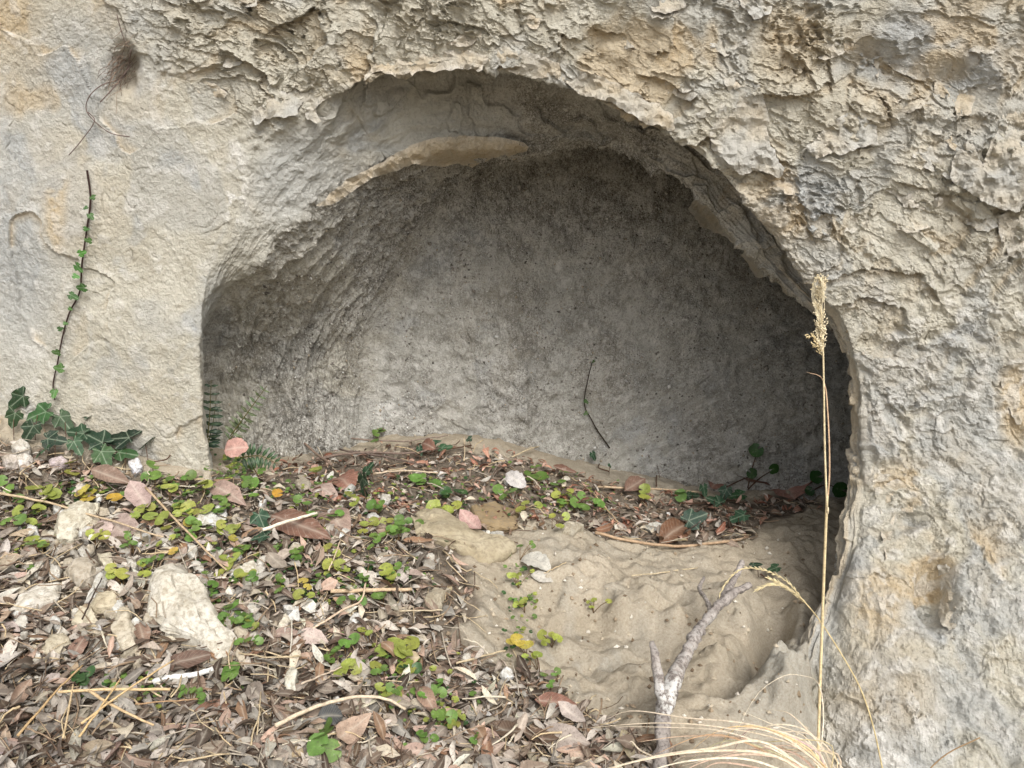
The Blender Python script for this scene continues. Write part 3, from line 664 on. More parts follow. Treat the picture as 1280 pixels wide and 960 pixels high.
for k, (ol, lo, hi_, th, tn, lb, _) in enumerate(CR):
    crust('rock_crust', ol, lo*.75 if k in (0, 2, 3, 4, 5, 6, 14, 15) else lo if k == 1 else lo*.4, hi_ if k == 1 else -.004, th, tn, CLIFF, lb, seed=k+1, jag=3.2 if k == 1 else 5.0, near=k in (2, 3))
def small_crusts(n):
    """smaller broken sheets over the flaky upper and right wall"""
    rs = np.random.default_rng(5); done = 0
    while done < n:
        x, y = rs.uniform(250, 1280), rs.uniform(-5, 560)
        if inpoly(np.array(x), np.array(y), np.array([(240, 620), (240, 330), (330, 110), (460, 60), (640, 45), (840, 130), (1000, 290), (1090, 430), (1100, 620)])): continue
        if x < 330 and y > 150: continue
        if y > 300 and rs.random() < .75: continue
        w_, h_ = rs.uniform(9, 30), rs.uniform(6, 13); n_ = 11; th0 = rs.uniform(-.5, .7)
        ol = []
        for k in range(n_):
            a = 2*math.pi*k/n_; r = rs.uniform(.65, 1.2); u, v = w_*r*math.cos(a), h_*r*math.sin(a)
            ol.append((x + u*math.cos(th0) - v*math.sin(th0), y + u*math.sin(th0) + v*math.cos(th0)))
        o_ = rs.random(); tone = (.12 + .5*(o_ > .7), .35*(o_ < .45), .12, 0)
        crust('rock_crust', ol, rs.uniform(.006, .014), -.009, rs.uniform(.003, .006), tone, CLIFF, None, seed=100+done, jag=4.5); done += 1
small_crusts(24)

# ------------------------------------------------------------------ leaf shapes (unit length along +Y, face up +Z)
def leaf_lance(wid=.36, fold=.25, bend=.3, twist=0.0, shape=0, rows=7, hw=2, seed=0):
    rs = np.random.default_rng(seed); V = []; A = []; F = []; nc = 2*hw+1
    for i in range(rows+1):
        s = i/rows
        if shape == 0: wd = math.sin(math.pi*min(1, s**.85))**.85
        elif shape == 1: wd = math.sin(math.pi*s**.65)**.75        # broad near the base
        else: wd = math.sin(math.pi*s)**.5                          # oval
        wd = max(wd, .03)*wid/2
        ph = bend*(s-.5)*2
        yc = s-.5; zc = -bend*.35*((s-.5)*2)**2
        tw = twist*(s-.5)
        for j in range(nc):
            t = (j-hw)/hw; x = t*wd*math.cos(fold*abs(t)); z = zc + abs(t)*wd*math.sin(fold) + (rs.random()-.5)*.02*abs(t)
            wob_ = 1 + (.16 if rows < 9 else .05)*rs.normal()*(abs(t) == 1)*(wid > .3); V.append((x*wob_*math.cos(tw), yc + .03*(rs.random()-.5)*abs(t), z + x*math.sin(tw) + .012*rs.normal())); A.append(1-abs(t))
    for i in range(rows):
        for j in range(nc-1): a = i*nc+j; F.append((a, a+1, a+nc+1, a+nc))
    # stalk
    return np.array(V), F, np.array(A)
def leaf_round(seed=0, cup=.18, notch=.22):
    rs = np.random.default_rng(seed); n = 14; V = [(0, -.12, 0)]; A = [1.0]; F = []
    for ring, rr in ((0, .5), (1, 1.0)):
        for k in range(n+1):
            a = -math.pi/2 + notch + (2*math.pi-2*notch)*k/n
            r = .5*rr*(1+.05*rs.normal()); ve = .55*abs(math.cos(2.5*(a-math.pi/2))) if ring == 0 else 0
            V.append((r*math.cos(a)*1.08, r*math.sin(a), cup*.5*rr*rr*(.6+.5*rs.random()))); A.append(ve)
    m = n+1
    for k in range(n):
        F.append((0, 1+k, 2+k)); F.append((1+k, 1+m+k, 2+m+k, 2+k))
    return np.array(V), F, np.array(A)
def leaf_ivy(seed=0):
    rs = np.random.default_rng(seed); lobes = [(-2.35, .42), (-1.05+.0, .62), (0, 1.0), (1.05, .62), (2.35, .42)]
    out = []
    for i, (a, r) in enumerate(lobes):
        a += rs.normal()*.06; r *= 1+rs.normal()*.08
        if i == 0: out.append((a-.35, r*.45, 0))
        out.append((a-.30, r*.80, 0)); out.append((a, r, 1.0)); out.append((a+.30, r*.80, 0))
        if i < 4: out.append(((a + lobes[i+1][0])/2, .56 if i in (1, 2) else .46, 0))
        else: out.append((a+.35, r*.45, 0))
    V = [(0, -.28, 0)]; A = [1.0]; F = []; n = len(out)
    for ring in (0.55, 1.0):
        for a, r, ve in out:
            rr = r*ring*.72
            V.append((rr*math.sin(a), -.28 + rr*math.cos(a), -.10*(rr**2)*2 + .03*rs.normal()*ring + (.03 if ve < .5 else -.0)*ring)); A.append(ve)
    for k in range(n-1):
        F.append((0, 1+k, 2+k)); F.append((1+k, 1+n+k, 2+n+k, 2+k))
    return np.array(V), F, np.array(A)
def shell_mesh(name, VFA, mat):
    V, F, A = VFA
    return mesh_np(name, V, [tuple(f) for f in F], True, {'vein': A, 'along': np.asarray(V)[:, 1] + .5})
DRY_MESH = []
DRY_SRC = []
for k in range(14):
    src = leaf_lance(wid=(.30, .36, .42, .48)[k % 4], fold=random.uniform(.05, .75), bend=random.uniform(-.5, .75), twist=random.uniform(-.6, .6), shape=(0, 0, 1)[k % 3], rows=9, hw=2, seed=k)
    DRY_SRC.append(src); me = shell_mesh('dry_leaf', src, DRY_ONE); me.materials.append(DRY_ONE); DRY_MESH.append(me)
OVAL_MESH = []
for k in range(3):
    src = leaf_lance(wid=(.52, .66, .85)[k], fold=.2, bend=.38, twist=.3, shape=(0, 2, 2)[k], rows=12, hw=3, seed=40+k); me = shell_mesh('dry_leaf', src, DRY_ONE); me.materials.append(DRY_ONE); OVAL_MESH.append(me)
ROUND_SRC = [leaf_round(k, cup=random.uniform(-.1, .3)) for k in range(5)]
ROUND_MESH = []
for s_ in ROUND_SRC:
    me = shell_mesh('leaf', s_, GREEN_ONE); me.materials.append(GREEN_ONE); ROUND_MESH.append(me)
IVY_MESH = []
for k in range(5):
    me = shell_mesh('leaf', leaf_ivy(k), IVY); me.materials.append(IVY); IVY_MESH.append(me)
GLEAF_MESH = []
for k in range(3):
    me = shell_mesh('leaflet', leaf_lance(.34, .2, .5, .2, 0, seed=70+k), GREEN_ONE); me.materials.append(GREEN_ONE); GLEAF_MESH.append(me)

def frame(pos, d, n, size):
    """unit leaf: +Y along d, +Z along n"""
    d = Vector(d).normalized(); n = Vector(n); n = (n - d*n.dot(d)).normalized(); x = d.cross(n)
    M_ = Matrix(((x.x, d.x, n.x, pos[0]), (x.y, d.y, n.y, pos[1]), (x.z, d.z, n.z, pos[2]), (0, 0, 0, 1)))
    return M_ @ Matrix.Scale(size, 4)
def put(name, me, M_, colr, parent=None, base=None):
    o = bpy.data.objects.new(name, me); link(o, parent)
    if base is not None: M_ = Matrix.Translation(-Vector([float(c) for c in base])) @ M_
    o.matrix_local = M_; o.color = (*colr, 1); return o
def lin(r, g, b):
    f = lambda c: (c/255/12.92) if c/255 <= .04045 else ((c/255+.055)/1.055)**2.4
    return (f(r), f(g), f(b))
def jit(c, s=.12):
    k = 1+random.uniform(-s, s); return tuple(max(.004, v*k*(1+random.uniform(-s*.4, s*.4))) for v in c)

# ------------------------------------------------------------------ outlines of the stones (measured)
ST = [([(195, 729), (215, 725), (240, 740), (258, 765), (270, 790), (294, 815), (280, 834), (262, 829), (240, 810), (210, 797), (188, 776)], .036, (220, 214, 200), 'big pale split stone in the litter'),
      ([(12, 773), (25, 756), (50, 742), (75, 741), (73, 758), (50, 769), (30, 776)], .022, (222, 216, 204), 'flat white stone near the left edge'),
      ([(140, 800), (150, 765), (160, 770), (172, 800), (170, 818), (155, 825)], .022, (206, 196, 176), 'pointed stone standing left of the big split stone'),
      ([(85, 725), (92, 712), (110, 708), (123, 712), (122, 730), (112, 741), (95, 739)], .025, (190, 180, 164), 'rounded grey stone above the flat white stone'),
      ([(68, 668), (75, 652), (100, 640), (127, 640), (120, 656), (96, 664), (92, 682), (72, 686)], .03, (212, 206, 188), 'angular pale stone under the long left straw'),
      ([(114, 767), (125, 751), (150, 748), (156, 761), (140, 771), (120, 773)], .018, (206, 194, 168), 'flat sand-coloured stone above the pointed stone'),
      ([(106, 760), (118, 738), (134, 718), (136, 729), (125, 751), (112, 761)], .015, (216, 214, 206), 'narrow white sliver of stone leaning on the rounded grey stone'),
      ([(90, 787), (100, 768), (118, 773), (122, 787), (105, 792)], .016, (214, 204, 180), 'small sand-coloured stone between flat white and pointed stones'),
      ([(50, 818), (62, 802), (82, 800), (90, 815), (78, 830), (58, 828)], .016, (200, 190, 168), 'low broad stone half buried before the flat white stone'),
      ([(124, 703), (140, 700), (143, 715), (131, 717)], .015, (214, 206, 184), 'small whitish stone right of the rounded grey stone'),
      ([(277, 772), (290, 763), (295, 775), (282, 781)], .014, (214, 210, 200), 'small white stone right of the big split stone'),
      ([(291, 795), (304, 790), (312, 803), (300, 812)], .014, (206, 194, 174), 'small beige stone at the tip of the big split stone'),
      ([(302, 722), (318, 705), (324, 735), (308, 740)], .02, (214, 208, 192), 'white wedge stone behind the tan straight stick'),
      ([(510, 655), (525, 645), (545, 650), (575, 668), (605, 679), (637, 686), (632, 697), (600, 700), (570, 688), (525, 672)], .022, (182, 170, 144), 'long ledge stone lying before the hollow'),
      ([(588, 642), (615, 634), (645, 640), (645, 660), (615, 666), (592, 660)], .02, (158, 138, 106), 'brown sandstone lump behind the long ledge stone'),
      ([(604, 685), (613, 675), (627, 674), (630, 685), (619, 691)], .02, (206, 204, 196), 'small round white stone on the end of the ledge stone'),
      ([(526, 758), (540, 742), (555, 745), (550, 766), (535, 768)], .02, (176, 166, 146), 'grey clod of stone at the edge of the bare sand'),
      ([(354, 858), (362, 843), (372, 850), (369, 873), (358, 877)], .018, (216, 212, 196), 'upright whitish stone before the pale pinkish leaf'),
      ([(161, 586), (174, 579), (179, 591), (169, 597)], .018, (222, 222, 226), 'white crumpled chip right of the ivy clump'),
      ([(346, 793), (358, 774), (364, 785), (356, 797)], .016, (216, 208, 190), 'thin pale stone chip above the upright whitish stone'),
      ([(14, 564), (28, 557), (40, 562), (38, 572), (22, 575)], .02, (206, 200, 190), 'upper pebble of the three below the ivy by the left edge'),
      ([(2, 580), (16, 574), (26, 580), (22, 590), (8, 592)], .02, (206, 196, 186), 'lower pebble of the three below the ivy by the left edge'),
      ([(20, 580), (34, 573), (44, 578), (38, 588), (26, 590)], .018, (214, 208, 200), 'right pebble of the three below the ivy by the left edge'),
      ([(62, 580), (78, 576), (86, 583), (74, 590), (64, 588)], .016, (200, 186, 186), 'pinkish pebble in front of the ivy clump'),
      ([(700, 660), (715, 658), (728, 663), (716, 668), (703, 667)], .014, (196, 188, 170), 'flat pebble on the sandy ledge at the litter edge'),
      ([(806, 662), (820, 658), (832, 662), (820, 668)], .012, (206, 204, 196), 'white shell-like pebble left of the rusty round leaf'),
      ([(1040, 752), (1060, 742), (1064, 770), (1046, 772)], .03, (200, 190, 160), 'pale stone wedge at the foot of the right flank')]
def on_stone(x, y): return any(inpoly(np.array(x), np.array(y), np.array(o[0], float)) for o in ST)

# ------------------------------------------------------------------ litter: the mass of small dry leaves
PALETTE = [(lin(170, 158, 146), .24), (lin(204, 196, 186), .22), (lin(134, 118, 104), .18), (lin(86, 72, 62), .14), (lin(184, 158, 142), .09), (lin(174, 170, 162), .13), (lin(150, 122, 98), .03), (lin(212, 202, 182), .09)]
PW = np.array([p[1] for p in PALETTE]); PW /= PW.sum()
def litter_points(n, rs, poly=LITTER_POLY, thin=None):
    out = []
    while len(out) < n:
        px = rs.uniform(-60, 1040, 4000); py = rs.uniform(545, 1030, 4000); k = inpoly(px, py, poly)
        for x, y in zip(px[k], py[k]):
            if thin is not None and (rs.random() > thin(x, y) or on_stone(x, y) or on_stone(x, y+6)): continue
            out.append((x, y))
            if len(out) >= n: break
    return out
def litter_density(x, y):
    d = 1.0
    if 60 < x < 260 and 690 < y < 830: d *= .55
    if 540 < x < 640 and 680 < y < 800: d *= .45
    if y > 620 and x > 640 and y < 700: d *= .8
    return d
def build_litter():
    rs = np.random.default_rng(21); mb = MB()
    pts = litter_points(7600, rs, thin=litter_density)
    back_poly = np.array([(330, 585), (470, 556), (560, 556), (640, 564), (720, 590), (800, 616), (1000, 618), (1030, 634), (960, 650), (930, 674), (860, 678), (740, 668), (640, 655), (420, 640)], float)
    n_front = len(pts); pts = pts + litter_points(620, rs, back_poly)
    low = [leaf_lance(wid=w_, fold=f_, bend=b_, twist=t_, shape=s_, rows=5, hw=1, seed=k) for k, (w_, f_, b_, t_, s_) in enumerate([(.34, .3, .5, .4, 0), (.40, .6, .2, -.5, 0), (.30, .1, -.5, .3, 0), (.46, .3, .7, 0, 1), (.36, .8, .5, .6, 0), (.5, .2, .3, -.4, 1), (.26, .7, .9, .2, 0)])]
    for ip, (x, y) in enumerate(pts):
        p = ghit(x, y)
        small = .75 if y < 660 else 1.0
        L = (.013 + .032*rs.random()**1.4)*small; a = rs.uniform(0, 2*math.pi); tl = rs.normal()*.38
        d = Vector((math.cos(a), math.sin(a), tl)); n = Vector((rs.normal()*.42, rs.normal()*.42 - .15, 1)); n.normalize()
        M_ = frame((p[0], p[1], p[2] + abs(rs.normal())*.007 + .002 + .3*L*abs(tl)), d, n, L)
        V, F, A = low[rs.integers(len(low))]; M3 = np.array(M_)
        W = V @ M3[:3, :3].T + M3[:3, 3]
        c = np.array(PALETTE[rs.choice(len(PALETTE), p=PW)][0])*(.86+rs.normal()*.24)
        if ip >= n_front: c = np.array([lin(150, 100, 80), lin(176, 132, 112), lin(120, 84, 66), lin(196, 160, 144), lin(140, 118, 102)][rs.integers(5)])*(.95+rs.normal()*.2)
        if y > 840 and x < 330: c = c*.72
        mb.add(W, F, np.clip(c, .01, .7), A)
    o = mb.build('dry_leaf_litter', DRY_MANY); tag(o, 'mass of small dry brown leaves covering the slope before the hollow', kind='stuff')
    # crumbs, chips of stone and fine broken stalks in between
    mb = MB(); cube = leaf_lance  # noqa
    octa = np.array([(1, 0, 0), (-1, 0, 0), (0, 1, 0), (0, -1, 0), (0, 0, 1), (0, 0, -1)], float); oF = [(0, 2, 4), (2, 1, 4), (1, 3, 4), (3, 0, 4), (2, 0, 5), (1, 2, 5), (3, 1, 5), (0, 3, 5)]
    for x, y in litter_points(3600, rs) + [(rs.uniform(590, 1010), rs.uniform(640, 930)) for _ in range(380)]:
        p = ghit(x, y); r = rs.uniform(.0012, .0055)*(1 + 1.0*(rs.random() < .25)*(40 < x < 330)*(640 < y < 830))
        V = octa*(r*rs.uniform(.5, 1.3, (1, 3)))*(1+rs.normal(size=(6, 3))*.15); a = rs.uniform(0, 6); R_ = np.array([(math.cos(a), -math.sin(a), 0), (math.sin(a), math.cos(a), 0), (0, 0, 1)])
        c = np.array(lin(*[(190, 178, 158), (158, 142, 120), (212, 206, 194), (118, 102, 84)][rs.integers(4)]))
        mb.add(V @ R_.T + p + np.array((0, 0, r*.4)), oF, c, 0)
    o = mb.build('gravel_crumbs', STEM, smooth=False); tag(o, 'small stone crumbs and soil grains between the leaves', kind='stuff')
    mb = MB()
    for x, y in litter_points(2200, rs):
        p = ghit(x, y); a = rs.uniform(0, 6.28); L = rs.uniform(.015, .07)*(.8 if y < 650 else 1)
        q = p + L*np.array((math.cos(a), math.sin(a), rs.normal()*.12)); m_ = (p+q)/2 + rs.normal(size=3)*L*.1
        z0 = .004 + abs(rs.normal())*.009
        pp = spline([p, m_, q], 5); pp[:, 2] = [gz(u[0], u[1]) + z0 + (u[2]-p[2])*.3 for u in pp]
        V, F = tube(pp, rs.uniform(.0005, .0013), 4)
        mb.add(V, F, np.array(lin(*[(196, 178, 146), (150, 130, 108), (104, 86, 72), (176, 166, 150)][rs.integers(4)])), 0)
    o = mb.build('stalk_debris', STEM); tag(o, 'fine broken stalks and needles strewn through the litter', kind='stuff')
build_litter()

# ------------------------------------------------------------------ labels that point at one thing: where it lies
LAND = [('big pale split stone', 235, 780), ('flat white stone', 45, 758), ('pointed stone', 156, 797), ('ivy clump', 100, 555), ('large russet leaf', 378, 676), ('foot of the pale left wall', 200, 600), ('fern', 300, 560),
        ('pale curved stick', 430, 905), ('tan straight stick', 465, 753), ('long ledge stone', 570, 675), ('white lichened stick', 230, 862), ('crossed straws', 140, 900), ('forked branch', 840, 880), ('large grey oval leaf', 705, 930),
        ('ivy sprig in the hollow', 455, 612), ('white leaf in the hollow', 644, 615), ('rusty round leaf', 845, 670), ('ivy trail in the hollow', 895, 640), ('back wall of the hollow', 700, 570), ('bare sandy ledge', 690, 800), ('bare sand edge', 590, 760), ('yellow-green leaf pair', 500, 830), ('dry grass tuft', 900, 920), ('left straw', 100, 660), ('slanting straw', 235, 680), ('grey sticks in the hollow', 470, 575)]
def where(x, y):
    b = min(LAND, key=lambda l: (l[1]-x)**2 + 1.6*(l[2]-y)**2); dx, dy = x-b[1], y-b[2]
    r = ('right of' if dx > 0 else 'left of') if abs(dx) > 1.2*abs(dy) else ('in front of' if dy > 0 else 'behind')
    if math.hypot(dx, dy) < 22: r = 'touching' if math.hypot(dx, dy) < 10 else 'close ' + ('right of' if dx > 0 else 'left of')
    return f'{r} the {b[0]}'
USED = {}
def uniq(fmt_list):
    for f in fmt_list:
        if f not in USED: USED[f] = 1; return f
    return fmt_list[-1]

# ------------------------------------------------------------------ singled-out dry leaves
def named_leaf(p0, p1, me, colr, label, tilt=0.0, up=.012, group=None, wide=1.0, face=None):
    a = ghit(*p0, up); b_ = ghit(*p1, up); mid = (a+b_)/2; d = Vector(b_-a); n = gnorm(mid[0], mid[1])
    L = d.length
    if face is not None: n = n.lerp(Vector(CAM-mid).normalized(), face)
    if tilt: n = (n + d.normalized().cross(n)*tilt).normalized()
    M_ = frame(mid, d, n, L) @ Matrix.Diagonal((wide, 1, 1, 1))
    g_ = sum(colr)/3; colr = tuple((v*.72 + g_*.28)*.90 for v in colr)
    o = put('dry_leaf', me, M_, colr); return tag(o, label, 'dead leaf', group)
NL = [((340, 662), (414, 690), DRY_MESH[2], lin(134, 92, 70), 'large smooth russet leaf lying under a white stick', .1, .03, 1.0, .5),
      ((262, 617), (306, 641), OVAL_MESH[0], lin(178, 146, 130), 'oval pinkish leaf lying in front of the fern', 0, .022, .8, .5),
      ((116, 603), (166, 622), DRY_MESH[6], lin(150, 120, 100), 'long brown leaf below the ivy clump', 0, .025, 1, .4),
      ((167, 620), (190, 654), DRY_MESH[3], lin(196, 166, 158), 'pale pink leaf with its tip pointing to the slanting straw', 0, .02, 1, .4),
      ((134, 655), (168, 690), OVAL_MESH[0], lin(184, 158, 146), 'wide pinkish leaf lying under the long left straw', 0, .018, 1, .5),
      ((117, 664), (136, 682), OVAL_MESH[1], lin(206, 180, 170), 'small pale round leaf beside the wide pinkish leaf', 0, .02, 1, .5),
      ((404, 640), (434, 682), DRY_MESH[7], lin(170, 140, 122), 'broad tan leaf standing behind the russet leaf', 0, .022, 1.1, .5),
      ((384, 612), (424, 630), DRY_MESH[7], lin(188, 160, 146), 'curled pale leaf in front of the grey sticks', 0, .02, 1, .3),
      ((827, 682), (864, 660), OVAL_MESH[0], lin(128, 84, 50), 'rusty orange round leaf on the curved tan stick', 0, .02, 1, .6),
      ((672, 932), (738, 938), OVAL_MESH[0], lin(176, 160, 148), 'large grey oval leaf flat at the bottom edge', 0, .02, .95, .5),
      ((698, 902), (732, 930), DRY_MESH[3], lin(196, 180, 170), 'pale leaf standing on the large grey oval leaf', .2, .03, 1, .3),
      ((668, 894), (722, 900), DRY_MESH[6], lin(148, 96, 74), 'curled red-brown leaf behind the large grey oval leaf', .2, .025, 1, .4),
      ((420, 948), (462, 916), DRY_MESH[11], lin(190, 158, 132), 'curled tan leaf at the end of the pale curved stick', .2, .025, 1.1, .4),
      ((522, 878), (546, 916), DRY_MESH[7], lin(162, 126, 100), 'upright rust-tan leaf near the yellow-green leaf pair', .1, .03, .9, .5),
      ((370, 806), (412, 816), OVAL_MESH[0], lin(208, 184, 172), 'pale pinkish leaf left of the yellow-green leaf pair', 0, .02, 1, .4),
      ((632, 606), (657, 622), OVAL_MESH[1], lin(214, 210, 208), 'white round leaf in the hollow', 0, .03, 1, .8),
      ((527, 566), (543, 574), OVAL_MESH[1], lin(140, 92, 70), 'small rust leaf among the ivy at the back of the hollow', 0, .03, 1, .8),
      ((576, 658), (602, 684), DRY_MESH[3], lin(214, 166, 156), 'pink leaf lying on the long ledge stone', 0, .03, 1, .5),
      ((420, 602), (438, 616), OVAL_MESH[1], lin(164, 108, 84), 'round rust leaf behind the broad tan leaf', 0, .02, 1, .7),
      ((398, 917), (430, 914), OVAL_MESH[2], lin(78, 82, 84), 'dark slate heart-shaped leaf under the pale curved stick', 0, .024, 1, .5),
      ((652, 700), (688, 716), OVAL_MESH[1], lin(206, 204, 192), 'white crinkled leaf lying on the sand above the sprigs', 0, .012, 1, .2),
      ((664, 722), (692, 732), OVAL_MESH[0], lin(200, 196, 184), 'pale leaf chip lying on bare sand', 0, .01, 1, .2),
      ((890, 612), (902, 606), OVAL_MESH[1], lin(158, 108, 88), 'rust leaf at the foot of the back wall right', 0, .02, 1, .6),
      ((930, 616), (946, 604), DRY_MESH[3], lin(168, 118, 98), 'orange-pink leaf behind the ivy trail', 0, .02, 1.3, .6),
      ((965, 605), (990, 622), OVAL_MESH[2], lin(192, 134, 116), 'pair of pink leaf halves near the right corner of the hollow', 0, .02, 1, .6),
      ((690, 592), (720, 600), DRY_MESH[9], lin(130, 86, 66), 'dark brown leaf near the foot of the back wall', 0, .02, 1, .5),
      ((780, 622), (806, 606), DRY_MESH[10], lin(150, 112, 92), 'brown leaf lying across the straight stick in the hollow', 0, .02, 1.2, .5),
      ((30, 705), (62, 690), DRY_MESH[8], lin(170, 134, 116), 'long tan-brown leaf above the flat white stone', 0, .02, 1, .4),
      ((175, 790), (184, 822), DRY_MESH[10], lin(158, 124, 100), 'narrow orange-brown leaf beside the pointed stone', 0, .015, 1, .4),
      ((205, 848), (272, 832), DRY_MESH[2], lin(120, 90, 74), 'long dark brown leaf in front of the big pale split stone', 0, .02, 1, .4),
      ((92, 838), (112, 806), DRY_MESH[5], lin(150, 112, 92), 'folded brown leaf in front of the pointed stone', 0, .02, 1.2, .4)]
for p0, p1, me, c, lb, tl, up, wd, fc in NL: named_leaf(p0, p1, me, c, lb, tl, up, None, wd, fc)
def rest_of_leaves(n):
    rs = np.random.default_rng(77); k = 0
    cn = [('greyish brown', lin(166, 152, 138)), ('pale grey', lin(206, 198, 188)), ('dark brown', lin(108, 90, 76)), ('pinkish tan', lin(198, 172, 156)), ('chestnut', lin(150, 114, 90)), ('straw-coloured', lin(196, 178, 148))]
    cw = np.array([.3, .2, .16, .17, .1, .07])
    for x, y in litter_points(n, rs, thin=lambda x, y: (.25 if y < 660 else 1.0)*litter_density(x, y)):
        if y > 955 or x < 0: y = min(y, 950); x = max(x, 5)
        ci = rs.choice(6, p=cw); L = (.026 + .030*rs.random()**1.3)*(.75 if y < 660 else 1); p = ghit(x, y, .010 + .008*rs.random()); a = rs.uniform(0, 6.28)
        d = Vector((math.cos(a), math.sin(a), rs.normal()*.22)); nn = gnorm(p[0], p[1]) + Vector((rs.normal()*.35, rs.normal()*.35-.2, 0))
        m = rs.integers(len(DRY_MESH)); c = tuple(v*.9 for v in jit(cn[ci][1], .16))
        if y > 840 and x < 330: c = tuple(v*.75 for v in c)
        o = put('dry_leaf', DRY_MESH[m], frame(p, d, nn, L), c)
        sz = 'long' if L*(1.33 if y < 660 else 1) > .043 else ('small' if L < .031 else 'mid-sized'); dirn = ('lying crosswise', 'pointing at the hollow')[abs(math.sin(a)) > .7]
        wh = where(x, y); tag(o, uniq([f'{cn[ci][0]} dry leaf {wh}', f'{sz} {cn[ci][0]} dry leaf {wh}', f'{sz} {cn[ci][0]} dry leaf {dirn} {wh}'] + [f'{sz} {cn[ci][0]} dry leaf {dirn}, {e_}, {wh}' for e_ in ('lying flat' if abs(d.z) < .2 else 'standing tilted', 'flat with its tip to the ' + ('right' if math.cos(a) > 0 else 'left') if abs(d.z) < .2 else 'tilted with its tip to the ' + ('right' if math.cos(a) > 0 else 'left'))]), 'dead leaf', 'dry leaves strewn over the litter')
rest_of_leaves(265)

# ------------------------------------------------------------------ stones
def stone(outline, h, colr, label, cat='stone', seed=0, sink=.3, up=0.0, group=None, cuts=3):
    rs = np.random.default_rng(seed); W = np.array([ghit(x, y) for x, y in outline]); c = W.mean(0)
    n = np.array(gnorm(c[0], c[1])); pts = []
    for lev, sc_, jz in ((-.5, .9, .1), (.25, 1.0, .12), (.75, .93, .16), (1.0, .62, .14)):
        for q in W:
            pts.append(c + (q-c)*sc_*(1+rs.normal()*.05) + n*h*(lev - sink + rs.normal()*jz) + n*up)
    bm = bmesh.new()
    for p in pts: bm.verts.new(p - c)
    r = bmesh.ops.convex_hull(bm, input=bm.verts)
    bmesh.ops.delete(bm, geom=[v for v in bm.verts if not v.link_faces], context='VERTS')
    bmesh.ops.dissolve_limit(bm, angle_limit=math.radians(17), verts=bm.verts[:], edges=bm.edges[:])
    bmesh.ops.triangulate(bm, faces=bm.faces[:])
    bmesh.ops.subdivide_edges(bm, edges=bm.edges[:], cuts=cuts, use_grid_fill=True)
    bmesh.ops.smooth_vert(bm, verts=bm.verts[:], factor=.12, use_axis_x=True, use_axis_y=True, use_axis_z=True)
    bmesh.ops.triangulate(bm, faces=bm.faces[:]); bmesh.ops.subdivide_edges(bm, edges=bm.edges[:], cuts=1, use_grid_fill=True)
    bm.normal_update(); co = np.array([v.co[:] for v in bm.verts], np.float32); s_ = np.linalg.norm(W.max(0)-W.min(0))
    co2 = co + np.float32(.25*s_)*noise(co, 3/s_, seed+9., 1)[:, None]
    d = .022*s_*noise(co + seed, 4.0/s_, seed, 4) + .022*s_*sstep(.0, .06, noise(co2, 3.2/s_, seed+5, 2)) + .012*s_*sstep(.0, .06, noise(co2, 8/s_, seed+15, 2))
    for v, k in zip(bm.verts, d): v.co += v.normal*float(k)
    me = bpy.data.meshes.new('stone'); bm.to_mesh(me); bm.free(); me.polygons.foreach_set('use_smooth', np.ones(len(me.polygons), bool))
    me.set_sharp_from_angle(angle=math.radians(38))
    o = obj('stone', me, STONE); o.location = Vector([float(v) for v in c]); o.color = (*[v*.93 for v in colr], 1); return tag(o, label, cat, group)
for k, (ol, h, c, lb) in enumerate(ST): stone(ol, h*.95, lin(*c), lb, seed=k+3, up=.008)

def chips(n):
    rs = np.random.default_rng(91); k = 0
    while k < n:
        x, y = (rs.uniform(20, 330), rs.uniform(640, 835)) if rs.random() < .7 else (rs.uniform(0, 640), rs.uniform(590, 900))
        if on_stone(x, y) or not inpoly(np.array(x), np.array(y), LITTER_POLY): continue
        r = rs.uniform(4.5, 11); a0 = rs.uniform(0, 6.28); ar = rs.uniform(.45, .9); th = rs.uniform(-.9, .9); m = rs.integers(5, 8); ol = []
        for j in range(m):
            a = a0 + 6.28*j/m + rs.normal()*.18; u, v = r*math.cos(a), r*ar*math.sin(a); ol.append((x + u*math.cos(th) - v*math.sin(th), y + u*math.sin(th) + v*math.cos(th)))
        ci = rs.integers(4); c = [(210, 206, 196), (192, 182, 164), (172, 166, 156), (220, 219, 214)][ci]; cn = ['pale', 'sandy', 'grey', 'white'][ci]; wh = where(x, y)
        lb = uniq([f'{cn} stone chip {wh}', f'{"small" if r < 7.5 else "larger"} {cn} stone chip {wh}', f'{"flat long" if ar < .65 else "blocky"} {cn} stone chip {wh}', f'{"small" if r < 7.5 else "larger"} {"flat long" if ar < .65 else "blocky"} {cn} stone chip {wh}'])
        stone(ol, rs.uniform(.005, .011), lin(*c), lb, 'stone chip', seed=500+k, up=.010, group='broken stone chips among the litter', cuts=1); k += 1
chips(150)

